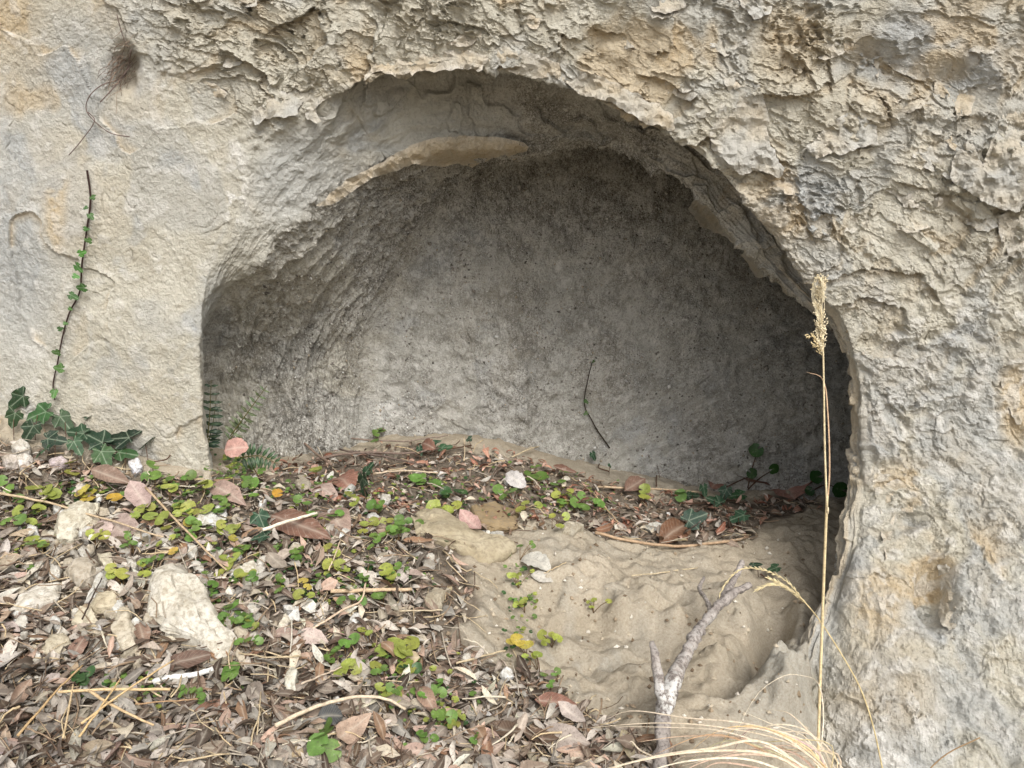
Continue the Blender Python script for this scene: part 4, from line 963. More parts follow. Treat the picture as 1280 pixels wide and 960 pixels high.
# ------------------------------------------------------------------ sticks and straws lying on the ground
def stick(name, pts, r0, r1, c, label, cat, up=.014, rough=.25, group=None):
    W = np.array([ghit(x, y, up) for x, y in pts]); P = spline(W, max(5, 4*len(pts)))
    P[:, 2] += np.random.default_rng(len(label)).normal(size=len(P))*.0006
    V, F = tube(P, np.linspace(r0, r1, len(P)), 7, rough=rough); mb = MB(); mb.add(V, F, np.array(lin(*c))); b_ = W.mean(0)
    o = mb.build(name, STEM, None, b_); o.location = Vector([float(v) for v in b_]); return tag(o, label, cat, group)
SK = [('straw', [(-8, 636), (60, 648), (130, 668), (206, 693)], .0022, .0014, (190, 170, 142), 'long straw reaching in from the left edge', .03),
      ('straw', [(184, 629), (215, 664), (245, 695), (285, 735)], .0022, .0014, (186, 164, 134), 'slanting straw between ivy clump and split stone', .03),
      ('stick', [(331, 694), (365, 682), (398, 671)], .0030, .0024, (226, 216, 198), 'short white stick lying over the russet leaf', .045),
      ('stick', [(414, 755), (465, 753), (515, 751)], .0034, .0028, (200, 176, 146), 'tan straight stick across the middle of the litter', .022),
      ('stick', [(346, 934), (385, 915), (415, 902), (450, 896), (485, 897), (508, 912)], .0028, .0018, (208, 192, 168), 'pale curved stick at the bottom of the litter', .03),
      ('stick', [(193, 868), (215, 864), (240, 860), (268, 853)], .0040, .0034, (226, 226, 222), 'white lichened stick in front of the split stone', .02),
      ('straw', [(77, 895), (150, 893), (216, 891)], .0018, .0018, (214, 188, 146), 'thick level straw at the bottom left', .035),
      ('straw', [(115, 894), (155, 917), (196, 940)], .0018, .0012, (204, 178, 140), 'straw sloping right below the thick level straw', .036),
      ('straw', [(27, 951), (70, 900), (107, 860)], .0016, .0012, (186, 158, 118), 'leftmost straw slanting up to the right', .032),
      ('straw', [(104, 958), (130, 920), (155, 882)], .0014, .0010, (204, 176, 130), 'steep straw crossing the thick level straw', .040),
      ('straw', [(107, 944), (165, 900), (221, 862)], .0015, .0010, (206, 178, 134), 'long straw ending at the white lichened stick', .042),
      ('straw', [(84, 958), (90, 925), (96, 890)], .0014, .0010, (198, 176, 140), 'short upright straw below the thick level straw', .038),
      ('straw', [(172, 905), (215, 902), (250, 900)], .0010, .0008, (170, 140, 108), 'faint thin straw right of the crossed straws', .03),
      ('stick', [(106, 798), (118, 770), (130, 745)], .0012, .0009, (70, 58, 52), 'thin dark twig beside the flat sand-coloured stone', .03),
      ('stick', [(744, 613), (800, 616), (845, 618), (884, 622)], .0028, .0022, (196, 174, 146), 'straight tan stick along the back of the hollow', .014),
      ('stick', [(744, 669), (790, 681), (850, 686), (900, 681), (932, 675)], .0034, .0028, (182, 156, 128), 'curved tan stick on the sandy floor of the hollow', .008),
      ('stick', [(790, 722), (830, 718), (872, 712)], .0014, .0012, (206, 190, 160), 'thin pale twig on the sandy ledge', .006),
      ('stick', [(470, 607), (510, 604), (548, 606)], .0020, .0016, (206, 188, 164), 'pale level twig left in the hollow', .03),
      ('stick', [(680, 720), (694, 713), (708, 706)], .0010, .0008, (200, 180, 146), 'short straw on bare sand beside the white crinkled leaf', .006),
      ('stick', [(393, 566), (420, 558), (460, 548), (480, 545)], .0042, .0030, (130, 116, 104), 'topmost grey stick at the foot of the back wall', .02),
      ('stick', [(395, 583), (450, 574), (510, 576), (545, 570)], .0032, .0022, (124, 108, 98), 'level grey stick behind the broad tan leaf', .02),
      ('stick', [(380, 564), (398, 580), (415, 592)], .0030, .0026, (140, 122, 108), 'short grey stick slanting down beside the fern', .024),
      ('stick', [(425, 570), (480, 580), (530, 592)], .0024, .0018, (112, 98, 90), 'grey stick sloping right among the litter of the hollow', .02),
      ('stick', [(440, 560), (500, 563), (560, 556)], .0024, .0016, (140, 126, 114), 'thin grey stick under the topmost one', .026),
      ('stick', [(640, 575), (672, 562), (700, 560)], .0018, .0012, (206, 190, 160), 'curved pale twig at the foot of the back wall', .012),
      ('stick', [(742, 625), (758, 645), (772, 662)], .0016, .0012, (196, 172, 140), 'twig slanting to the curved tan stick', .02),
      ('stick', [(580, 585), (581, 572), (580, 554)], .0016, .0013, (206, 188, 160), 'upright pale twig at the back of the hollow', .02),
      ('stick', [(500, 778), (550, 776), (548, 775)], .0014, .0010, (190, 176, 150), 'small bleached twig at the bare sand edge', .02),
      ('stick', [(392, 806), (428, 782), (452, 770), (458, 748)], .0018, .0014, (206, 184, 160), 'crooked pale root before the tan straight stick', .026),
      ('stick', [(570, 842), (602, 835), (632, 820)], .0018, .0014, (196, 180, 150), 'pale twig leading from the litter onto sand', .018),
      ('stick', [(378, 880), (405, 866), (428, 854)], .0014, .0010, (196, 180, 160), 'thin pale twig left of the yellow-green leaf pair', .028),
      ('straw', [(300, 838), (340, 842), (378, 842)], .0010, .0008, (186, 170, 140), 'fine straw above the upright whitish stone', .026),
      ('straw', [(366, 795), (366, 820), (364, 836)], .0010, .0009, (206, 200, 186), 'fine upright white straw beside the pale pinkish leaf', .026),
      ('stick', [(412, 735), (420, 715), (427, 695)], .0012, .0008, (206, 186, 160), 'thin upright straw behind the tan straight stick', .03)]
for nm, pts, r0, r1, c, lb, up in SK: stick(nm, pts, r0, r1, c, lb, nm if nm == 'straw' else 'stick', up)
def more_straws(n):
    rs = np.random.default_rng(31)
    for k, (x, y) in enumerate(litter_points(n, rs)):
        y = min(y, 945); x = max(8, x); a = rs.uniform(0, 3.14); L = rs.uniform(20, 60)*(.6 if y < 660 else 1); dx, dy = L*math.cos(a), .6*L*math.sin(a)
        c = [(196, 176, 142), (150, 130, 108), (112, 94, 80), (206, 196, 176)][rs.integers(4)]; cn = {196: 'tan', 150: 'brown', 112: 'dark', 206: 'bleached'}[c[0]]
        wh = where(x, y); lb = uniq([f'thin {cn} twig {wh}', f'{"short" if L < 40 else "longer"} thin {cn} twig {wh}', f'thin {cn} twig lying {"crosswise" if abs(math.cos(a)) > .7 else "lengthwise"} {wh}', f'{"short" if L < 40 else "longer"} thin {cn} twig slanting {"down" if math.cos(a) > 0 else "up"} to the right {wh}'])
        stick('twig', [(x-dx/2, y-dy/2), (x + rs.normal()*3, y + rs.normal()*3), (x+dx/2, y+dy/2)], rs.uniform(.0009, .0017), .0007, c, lb, 'twig', rs.uniform(.016, .034), group='thin twigs strewn over the litter')
more_straws(60)

# ------------------------------------------------------------------ round-leaved sprigs
GCOL = {'yellow-green': lin(152, 162, 80), 'green': lin(104, 136, 66), 'dark green': lin(58, 92, 50), 'yellow': lin(188, 172, 84), 'orange-yellow': lin(206, 164, 70)}
def sprig(px, py, n, size, cname, spread=16, label=None, up=.018):
    b_ = ghit(px, py); rs = np.random.default_rng(int(px*7+py*13)); g_ = f'{cname} round-leaved sprig'
    nw = {1: 'single-leaved', 2: 'two-leaved', 3: 'three-leaved', 4: 'four-leaved', 5: 'five-leaved', 6: 'six-leaved'}.get(n, 'many-leaved')
    wh = where(px, py); lb = label or uniq([f'{g_} {wh}', f'{nw} {g_} {wh}', f'{nw} {g_} with {"small" if size < 11.5 else "larger"} leaves {wh}', f'{nw} {g_} of loosely spread leaves {wh}'])
    t = thing('creeping_sprig', b_, lb, 'sprig', 'round-leaved sprigs creeping through the litter'); mb = MB()
    for k in range(n):
        a = rs.uniform(0, 6.28); r = spread*math.sqrt(rs.random())*(k > 0); q = ghit(px + r*math.cos(a)*1.2, py + r*math.sin(a)*.8, up + rs.uniform(0, .012))
        s_ = size*rs.uniform(.72, 1.15)/FPX*np.linalg.norm(q-CAM); nn = Vector((rs.normal()*.3, -.55 + rs.normal()*.3, 1)); d = Vector((math.cos(a), math.sin(a)+.3, .1))
        o = put('leaf', ROUND_MESH[rs.integers(5)], frame(q, d, nn, s_), jit(GCOL[cname], .2), t, b_)
        m = (b_+q)/2 + np.array((0, 0, .004)); V, F = tube(spline([b_, m, q], 5), .0006, 4); mb.add(V, F, lin(120, 96, 66))
    mb.build('stem', STEM, t, b_)
Y, G, D_, YE, OR = 'yellow-green', 'green', 'dark green', 'yellow', 'orange-yellow'
for a in [(60, 630, 5, 15, Y), (92, 606, 2, 18, Y), (112, 630, 3, 19, YE), (145, 638, 1, 20, OR), (190, 653, 3, 16, Y), (205, 667, 3, 16, Y), (222, 646, 4, 14, Y), (250, 655, 3, 15, Y), (237, 668, 1, 12, YE), (218, 705, 1, 14, YE), (200, 692, 2, 10, Y),
          (290, 682, 4, 14, Y), (302, 700, 2, 15, YE), (288, 724, 4, 14, Y), (42, 688, 2, 14, Y), (55, 700, 2, 12, G), (10, 672, 3, 12, G), (155, 736, 3, 14, Y), (183, 735, 3, 12, Y), (395, 600, 2, 16, Y), (348, 632, 1, 14, OR), (402, 678, 2, 14, Y), (385, 645, 3, 14, G),
          (430, 726, 3, 18, Y), (455, 735, 3, 14, G), (483, 733, 2, 17, Y), (444, 640, 2, 16, Y), (410, 705, 2, 13, Y), (528, 612, 5, 16, G), (560, 648, 4, 17, Y), (380, 745, 2, 12, YE), (352, 742, 3, 12, G), (375, 765, 2, 14, Y), (480, 762, 2, 15, G), (437, 850, 3, 20, Y),
          (496, 822, 3, 22, Y), (508, 842, 4, 20, Y), (471, 850, 1, 18, Y), (412, 840, 3, 14, G), (432, 826, 2, 16, G), (402, 938, 2, 26, G), (415, 958, 2, 22, G), (548, 920, 3, 15, G), (576, 916, 4, 12, Y), (640, 626, 4, 14, G), (657, 640, 3, 12, Y), (666, 608, 4, 15, G), (702, 612, 3, 14, G),
          (705, 627, 3, 13, Y), (718, 640, 4, 15, G), (736, 635, 3, 14, G), (690, 660, 3, 10, Y), (650, 700, 3, 8, G), (648, 735, 6, 8, Y), (656, 765, 3, 9, Y), (658, 820, 3, 17, YE), (690, 810, 4, 12, Y), (742, 765, 4, 7, Y), (697, 852, 3, 10, G), (672, 838, 3, 10, Y),
          (805, 624, 2, 17, Y), (850, 628, 2, 15, G), (738, 568, 5, 10, G), (328, 604, 3, 12, G), (268, 746, 3, 11, G), (283, 790, 2, 15, G), (290, 857, 3, 22, G), (240, 888, 7, 9, G), (100, 865, 4, 12, D_), (300, 735, 3, 13, Y), (470, 552, 5, 11, G), (575, 625, 4, 15, D_), (620, 545, 3, 12, G), (690, 870, 3, 9, G), (592, 948, 2, 12, G), (505, 855, 3, 12, D_), (530, 942, 3, 13, G), (318, 620, 4, 13, G), (275, 640, 3, 12, G), (212, 628, 3, 15, Y), (232, 612, 4, 12, G), (195, 610, 3, 14, G)]:
    sprig(*a)
def more_sprigs():
    rs = np.random.default_rng(64)
    for cx, cy, rx, ry, n in ((245, 665, 70, 50, 14), (470, 670, 80, 55, 14), (320, 780, 90, 50, 6), (90, 650, 70, 40, 6), (520, 880, 60, 40, 5)):
        for _ in range(n):
            x, y = cx + rs.normal()*rx*.6, cy + rs.normal()*ry*.6
            if on_stone(x, y) or y < 595: continue
            sprig(x, y, int(rs.integers(2, 5)), rs.uniform(9, 14), (Y, Y, G, G, G)[rs.integers(5)], 13)
more_sprigs()
def cover():
    """tiny green growth too small to count"""
    rs = np.random.default_rng(8); mb = MB(); src = leaf_round(3)
    spots = [(290, 590, 40, 14), (225, 615, 60, 14), (300, 620, 50, 16), (60, 650, 60, 30), (250, 660, 60, 40), (420, 690, 80, 40), (450, 735, 60, 20), (560, 620, 60, 22), (680, 622, 70, 24), (180, 870, 60, 20), (330, 700, 60, 40), (490, 840, 60, 30), (650, 760, 16, 60), (280, 750, 40, 30), (370, 620, 60, 20), (110, 620, 50, 16), (30, 690, 30, 30), (480, 620, 60, 24), (400, 740, 70, 30), (540, 900, 60, 40), (720, 630, 60, 18), (300, 585, 22, 10)]
    for cx, cy, rx, ry in spots:
        for _ in range(56):
            x, y = cx + rs.normal()*rx*.6, cy + rs.normal()*ry*.6
            if y < 560: continue
            q = ghit(x, y, .008 + .01*rs.random()); s_ = rs.uniform(.004, .011); a = rs.uniform(0, 6.28)
            M3 = np.array(frame(q, (math.cos(a), math.sin(a), 0), (rs.normal()*.3, -.4, 1), s_)); c = np.array(GCOL[(Y, G, G, D_)[rs.integers(4)]])*rs.uniform(.7, 1.1)
            mb.add(src[0] @ M3[:3, :3].T + M3[:3, 3], src[1], c, src[2])
    tag(mb.build('ground_cover', GREEN_MANY), 'tiny round green leaves dotted through the litter', kind='stuff')
cover()

# ------------------------------------------------------------------ ivy
IVYC = [lin(36, 60, 38), lin(46, 76, 44), lin(28, 50, 34), lin(58, 92, 50)]
def ivy(name, label, leaves, stems, surf='ground', cat='ivy', group=None, cols=IVYC, stemc=(92, 70, 56), me=None, fwd=.5, up=.03):
    f = (lambda x, y, o=0: ghit(x, y, up+o)) if surf == 'ground' else (lambda x, y, o=0: hit(x, y, None, .012+o))
    bx, by = stems[0][0] if stems else leaves[0][:2]; b_ = f(bx, by); t = thing(name, b_, label, cat, group); rs = np.random.default_rng(int(bx+by*3)); mb = MB()
    for st in stems:
        P = spline([f(x + rs.normal()*1.6, y, -.008 if surf != 'ground' else -.012) for x, y in st], 5*len(st)); V, F = tube(P, np.linspace(.0019, .0011, len(P)), 5, rough=.2); mb.add(V, F, lin(*stemc))
    for lf in leaves:
        x, y, s_ = lf[:3]; q = f(x, y, rs.uniform(0, .012)); sz = s_*1.05/FPX*np.linalg.norm(q-CAM); tc = Vector(CAM-q).normalized()
        nn = (Vector((0, 0, 1)) if surf == 'ground' else Vector((0, -1, .25))).lerp(tc, fwd) + Vector((rs.normal()*.38, rs.normal()*.2, rs.normal()*.3)); a = rs.uniform(-2.0, 2.0) if len(lf) < 4 else lf[3]; sz *= rs.uniform(.72, 1.08)
        d = Vector((math.sin(a), -.35*math.cos(a), -math.cos(a)))
        put('leaf', (me or IVY_MESH)[rs.integers(len(me or IVY_MESH))], frame(q, d, nn, sz), jit(cols[rs.integers(len(cols))], .32), t, b_)
        if surf == 'ground' and rs.random() < .8:
            g0 = ghit(x + rs.normal()*4, y + s_*.3, .004); V, F = tube(spline([g0, (g0+q)/2 + np.array((0, 0, .004)), q], 4), .0007, 4); mb.add(V, F, lin(*stemc))
    if mb.n: mb.build('stem', STEM, t, b_)
    return t
ivy('ivy_clump', 'dark green ivy clump at the foot of the pale left wall', [(35, 492, 36), (62, 505, 32), (24, 525, 36), (50, 543, 34), (12, 508, 28), (72, 574, 28), (40, 560, 28), (98, 560, 26), (138, 530, 36), (120, 572, 42), (150, 568, 42), (166, 558, 30), (134, 594, 38), (184, 576, 24), (56, 590, 24), (84, 548, 26), (44, 512, 34), (70, 530, 26), (110, 545, 26), (20, 545, 24), (160, 585, 26), (100, 585, 24), (30, 508, 26)],
    [[(0, 472), (40, 482), (62, 510), (90, 548), (130, 570), (170, 580)], [(185, 548), (200, 556), (212, 570), (208, 584), (195, 588)], [(190, 572), (225, 575), (256, 582)]], up=.03, fwd=.5)
ivy('wall_ivy', 'slender ivy shoot climbing the pale left wall', [(115, 247, 9), (107, 260, 6), (114, 271, 13), (108, 286, 9), (110, 301, 13), (103, 316, 13), (98, 335, 13), (95, 345, 12), (101, 360, 15), (92, 370, 12), (88, 386, 8), (82, 404, 8), (76, 411, 8), (70, 441, 12), (73, 460, 13), (68, 492, 14)],
    [[(116, 213), (112, 250), (110, 290), (104, 330), (97, 365), (86, 390), (78, 420), (74, 450), (68, 480), (70, 500)]], surf='wall', stemc=(58, 42, 38), cols=[lin(66, 104, 52), lin(80, 122, 60)])
ivy('back_wall_vine', 'thin dark vine climbing the back wall of the hollow', [(733, 502, 7), (732, 517, 7), (742, 452, 6)], [[(765, 560), (750, 540), (740, 525), (732, 505), (736, 475), (742, 452)]], surf='wall', stemc=(58, 48, 36), cols=[lin(62, 86, 44)])
for lb, lv, st in [('ivy sprig with a white-veined leaf left in the hollow', [(455, 625, 34, .1), (462, 600, 26, 2.5)], [[(462, 590), (458, 612), (455, 635)]]),
                   ('ivy cluster at the foot of the back wall', [(545, 565, 18), (558, 571, 24), (526, 575, 16), (586, 560, 10)], [[(590, 560), (560, 566), (525, 572)]]),
                   ('ivy leaves left of the large russet leaf', [(328, 668, 28), (326, 694, 24)], [[(322, 655), (326, 680), (326, 700)]]),
                   ('ivy trail of five leaves right in the hollow', [(865, 630, 20), (892, 636, 26), (920, 629, 26), (905, 628, 20), (880, 627, 16)], [[(850, 632), (880, 632), (925, 628)]]),
                   ('single ivy leaf beside the rusty round leaf', [(870, 664, 32)], [[(866, 650), (870, 668)]]),
                   ('ivy leaf on the sandy floor of the hollow', [(922, 663, 28)], [[(920, 650), (922, 668)]]),
                   ('upright dark leaf on a stalk before the back wall', [(820, 593, 17)], [[(820, 612), (820, 596)]]),
                   ('small ivy leaf at the foot of the back wall', [(700, 560, 13)], [[(708, 566), (700, 560)]]),
                   ('ivy tip with two small leaves right of the pale twig', [(742, 580, 14), (770, 570, 9), (762, 592, 8)], [[(762, 592), (752, 584), (770, 570)]]),
                   ('ivy leaf beside the tips of the forked branch', [(945, 716, 20), (965, 728, 16)], [[(950, 722), (965, 730)]])]:
    ivy('ivy_sprig', lb, lv, st, up=.022, group='ivy sprigs growing in the hollow', cols=[lin(36, 66, 46), lin(44, 78, 52)])
ivy('round_leaf_seedling', 'round-leaved seedling on thin stalks in the right of the hollow', [(945, 563, 15), (967, 586, 15), (940, 592, 11)], [[(935, 610), (940, 585), (944, 565)], [(935, 612), (950, 598), (966, 588)], [(900, 612), (925, 600), (940, 594)]], surf='wall', cat='seedling', me=ROUND_MESH, cols=[lin(50, 86, 40)])
ivy('round_leaf_seedling', 'round-leaved seedling in the dark right corner of the hollow', [(1020, 596, 16), (1050, 612, 18), (1012, 614, 10)], [[(1000, 618), (1012, 606), (1020, 598)], [(1010, 614), (1035, 606), (1050, 612)]], surf='wall', cat='seedling', me=ROUND_MESH, cols=[lin(44, 80, 38)])

# ------------------------------------------------------------------ fern fronds behind the left rim
def fern(label, fronds, cols, dep):
    p0 = fronds[0][0][0]; b_ = unproj(np.array(float(p0[0])), np.array(float(p0[1])), np.array(dep)); t = thing('fern', b_, label, 'fern', 'ferns at the left rim of the hollow'); rs = np.random.default_rng(int(p0[0]))
    for path, n, l0, dd in fronds:
        P = spline([unproj(np.array(float(x)), np.array(float(y)), np.array(dep+dd*k/(len(path)-1))) for k, (x, y) in enumerate(path)], 4*n)
        V, F = tube(P, np.linspace(.0013, .0006, len(P)), 4); mb = MB(); mb.add(V, F, lin(96, 92, 52)); fr = mb.build('frond', STEM, t, b_)
        for k in range(n):
            i = int((k+.6)/n*(len(P)-2)); p = P[i]; T = Vector(P[i+1]-P[i]).normalized(); tc = Vector(CAM-p).normalized(); sd = T.cross(tc).normalized(); L = l0/FPX*np.linalg.norm(p-CAM)*(1-.55*(k/n)**2)
            for s_ in (-1, 1):
                d = (sd*s_ + T*.35 + Vector((0, 0, -.15))).normalized(); q = Vector(p) + d*L*.5
                o = put('leaflet', GLEAF_MESH[rs.integers(3)], frame(q, d, tc + sd*rs.normal()*.25 + T*.3*rs.normal(), L), jit(cols, .2), fr, b_)
fern('dark green fern tucked behind the left rim', [([(258, 560), (262, 520), (264, 475)], 9, 15, .02), ([(258, 562), (266, 530), (270, 496)], 7, 14, .05)], lin(38, 66, 46), .09)
fern('pale green upright fern against the left inner wall', [([(288, 545), (310, 515), (334, 482)], 9, 13, .02), ([(284, 552), (300, 535), (312, 522)], 5, 11, .02)], lin(92, 108, 74), .12)
fern('low fern frond drooping over the litter', [([(300, 572), (325, 570), (348, 580)], 8, 16, -.03)], lin(54, 84, 54), .05)
_p = unproj(np.array(294.), np.array(560.), np.array(.0)); _t = Vector(CAM-_p).normalized()
tag(put('dry_leaf', OVAL_MESH[2], frame(_p, (1, 0, .12), _t + Vector((0, .1, .35)), .047), lin(186, 146, 136)), 'round pink leaf caught upright in the fern', 'dead leaf')

# ------------------------------------------------------------------ roots in the pocket up on the left
def roots():
    b_ = hit(150, 90); t = thing('root_tuft', b_, 'tuft of fine brown roots hanging from a pocket in the left wall', 'roots'); rs = np.random.default_rng(3); mb = MB()
    for k in range(46):
        x0, y0 = 157 + rs.normal()*6, 76 + rs.normal()*13; a = rs.normal()*.35 + 2.15; L = rs.uniform(10, 44); P = []
        for s_ in np.linspace(0, 1, 6): P.append(hit(x0 + L*s_*math.cos(a) + rs.normal()*2, y0 + L*s_*math.sin(a) + rs.normal()*2, None, .004 + .014*math.sin(3*s_)*rs.random()))
        V, F = tube(spline(P, 8), .00042, 3, caps=False); mb.add(V, F, lin(*[(140, 122, 108), (112, 95, 84), (166, 148, 130)][rs.integers(3)]))
    f_ = mb.build('fine_roots', STEM, t, b_); f_['kind'] = 'stuff'
    for pts, r in [([(166, 78), (150, 98), (128, 106), (112, 120), (108, 138), (122, 155), (140, 167), (162, 171)], .0009), ([(110, 140), (118, 152), (100, 178), (86, 194)], .0008), ([(164, 62), (158, 90), (140, 112), (125, 128)], .0010), ([(160, 60), (152, 40), (146, 18)], .0008)]:
        P = spline([hit(x, y, None, .009) for x, y in pts], 5*len(pts)); V, F = tube(P, r, 5, rough=.3); mb = MB(); mb.add(V, F, lin(112, 98, 92)); mb.build('root', STEM, t, b_)
roots()

# ------------------------------------------------------------------ the forked dead branch
def U(x, y, d): return unproj(np.array(float(x)), np.array(float(y)), np.array(d))
def branch():
    segs = [([U(826, 990, -.54), U(827, 940, -.50), U(828, 900, -.465), U(834, 876, -.435), U(842, 850, -.40), U(855, 822, -.345), U(868, 797, -.30), U(880, 780, -.26), U(893, 763, -.225), U(903, 750, -.20)], [.0105, .0102, .0105, .0125, .0110, .0100, .0092, .0082, .0078, .0070]),
            ([U(831, 890, -.455), U(826, 866, -.45), U(822, 835, -.43), U(818, 815, -.42), U(814, 802, -.41)], [.0080, .0076, .0068, .0052, .0030]),
            ([U(897, 760, -.215), U(910, 738, -.18), U(920, 720, -.15), U(928, 702, -.12)], [.0068, .0062, .0056, .0046]),
            ([U(895, 760, -.22), U(912, 745, -.20), U(926, 737, -.19), U(938, 731, -.18)], [.0074, .0068, .0062, .0056]),
            ([U(890, 768, -.23), U(883, 750, -.17), U(874, 736, -.12), U(880, 722, -.08)], [.0048, .0042, .0036, .0026])]
    b_ = segs[0][0][0]; mb = MB()
    for pts, rr in segs:
        n = 12*len(pts); P = spline(pts, n); R = .95*np.interp(np.linspace(0, 1, n), np.linspace(0, 1, len(rr)), rr); V, F = tube(P, R, 16)
        nn = noise(V.astype(np.float32), 60, 3., 3); c = np.repeat(P, 16, 0); st_ = np.stack([V[:, 0]*150, V[:, 1]*40, V[:, 2]*40], -1).astype(np.float32); V = V + (V-c)*(.34*nn + .22*noise(V.astype(np.float32), 190, 9., 2) + .18*noise(st_, 1., 2., 2) + .3*np.maximum(noise(V.astype(np.float32), 24, 7., 1), 0))[:, None]
        px, py, _ = proj(V); li = .7*np.clip(sstep(40, 10, np.hypot(px-842, (py-872)*.9)) + .25*sstep(70, 15, np.hypot(px-862, (py-815)*.8)) + .04, 0, 1)
        mb.add(V, F, (1, 1, 1), li)
    t = mb.build('forked_branch', BARK, None, b_); t.location = Vector([float(v) for v in b_])
    tag(t, 'grey forked dead branch with white lichen leaning on the sand', 'branch')
branch()

# ------------------------------------------------------------------ dry grass: tuft, tall seed stalk, bent seed stalk
def blade(mb, pts, r, c, n=16, flat=.22, taper=True):
    P = spline(pts, n); R = r*np.interp(np.linspace(0, 1, n), [0, .15, .6, 1], [.8, 1, .85, .15] if taper else [1, 1, .95, .8]); V, F = tube(P, R, 6, flat=flat, side_dir=(0.0, -.5, .8)); mb.add(V, F, np.array(lin(*c)))
BL = [([(1046, 985, -.60), (1010, 930, -.58), (940, 905, -.56), (860, 897, -.53), (795, 888, -.50), (752, 898, -.48)], (206, 186, 158)), ([(1042, 985, -.61), (985, 935, -.59), (900, 910, -.57), (820, 905, -.54), (728, 910, -.52)], (214, 190, 160)),
      ([(1040, 985, -.62), (960, 935, -.60), (900, 918, -.58), (850, 909, -.55), (770, 906, -.53)], (220, 200, 172)), ([(1036, 985, -.60), (960, 930, -.60), (890, 934, -.60), (820, 946, -.59), (745, 966, -.58)], (222, 204, 170)),
      ([(1030, 985, -.62), (960, 945, -.62), (880, 938, -.61), (800, 952, -.60), (730, 970, -.60)], (216, 194, 160)), ([(1050, 985, -.60), (1020, 950, -.59), (985, 930, -.58), (920, 940, -.58), (850, 960, -.58)], (206, 164, 140)),
      ([(1036, 985, -.58), (1004, 925, -.55), (965, 900, -.53), (926, 886, -.5)], (222, 208, 180)), ([(1054, 985, -.60), (1010, 940, -.60), (975, 918, -.60), (930, 912, -.60), (880, 918, -.59)], (206, 184, 150)),
      ([(1060, 985, -.59), (1035, 945, -.58), (1008, 915, -.56), (970, 905, -.55), (940, 912, -.54), (918, 930, -.54)], (214, 196, 168)), ([(1028, 985, -.62), (940, 950, -.62), (860, 952, -.62), (790, 972, -.62)], (226, 212, 184)),
      ([(1045, 985, -.58), (1030, 940, -.55), (1010, 910, -.52), (985, 893, -.5), (960, 890, -.48)], (200, 176, 146)), ([(1020, 985, -.60), (950, 958, -.60), (900, 952, -.6), (870, 962, -.6)], (190, 140, 116)),
      ([(1026, 985, -.61), (990, 952, -.60), (940, 945, -.60), (890, 955, -.6), (840, 968, -.6)], (198, 150, 126)), ([(1034, 985, -.6), (1000, 945, -.58), (930, 925, -.56), (860, 920, -.54), (795, 926, -.53)], (164, 122, 92)),
      ([(1070, 985, -.58), (1050, 955, -.57), (1030, 930, -.56), (1000, 916, -.55), (950, 918, -.54)], (212, 188, 156)), ([(1015, 990, -.6), (960, 970, -.6), (900, 966, -.6), (840, 975, -.6)], (226, 210, 184)),
      ([(1048, 990, -.6), (1030, 962, -.58), (1010, 946, -.56), (960, 938, -.55), (905, 945, -.54), (860, 955, -.53)], (216, 200, 170)), ([(815, 945, -.53), (800, 938, -.51), (790, 930, -.50), (786, 928, -.5)], (196, 176, 150)),
      ([(1022, 985, -.57), (1026, 900, -.5), (1022, 855, -.45), (1005, 843, -.43), (975, 848, -.43), (945, 870, -.44), (926, 905, -.46), (920, 938, -.48)], (220, 206, 178))]
def tuft():
    b_ = U(1045, 990, -.6); b_[2] = gz(b_[0], b_[1]); t = thing('dry_grass_tuft', b_, 'dry straw-coloured grass tuft arching in at the bottom right', 'grass'); rs = np.random.default_rng(4)
    for pts, c in BL:
        mb = MB(); blade(mb, [U(p[0] + rs.normal()*3, p[1] + rs.normal()*2, p[2]) for p in pts], .0013*rs.uniform(.65, 1.25), tuple(int(v*.45+w*.55) for v, w in zip(c, (226, 216, 198))), 22); mb.build('blade', STEM, t, b_)
    for k in range(9):
        c = (rs.integers(190, 226), rs.integers(160, 204), rs.integers(136, 170)); e = rs.uniform(760, 960), rs.uniform(915, 965); mx = (1010-e[0])*.5 + e[0]
        mb = MB(); blade(mb, [U(1040+rs.normal()*12, 988, -.6), U(mx + 60, rs.uniform(925, 955), -.59), U(mx - 20, min(e[1]-4, rs.uniform(905, 945)), -.57), U(e[0], e[1], -.55)], .0011*rs.uniform(.6, 1.2), c, 14); mb.build('blade', STEM, t, b_)
tuft()
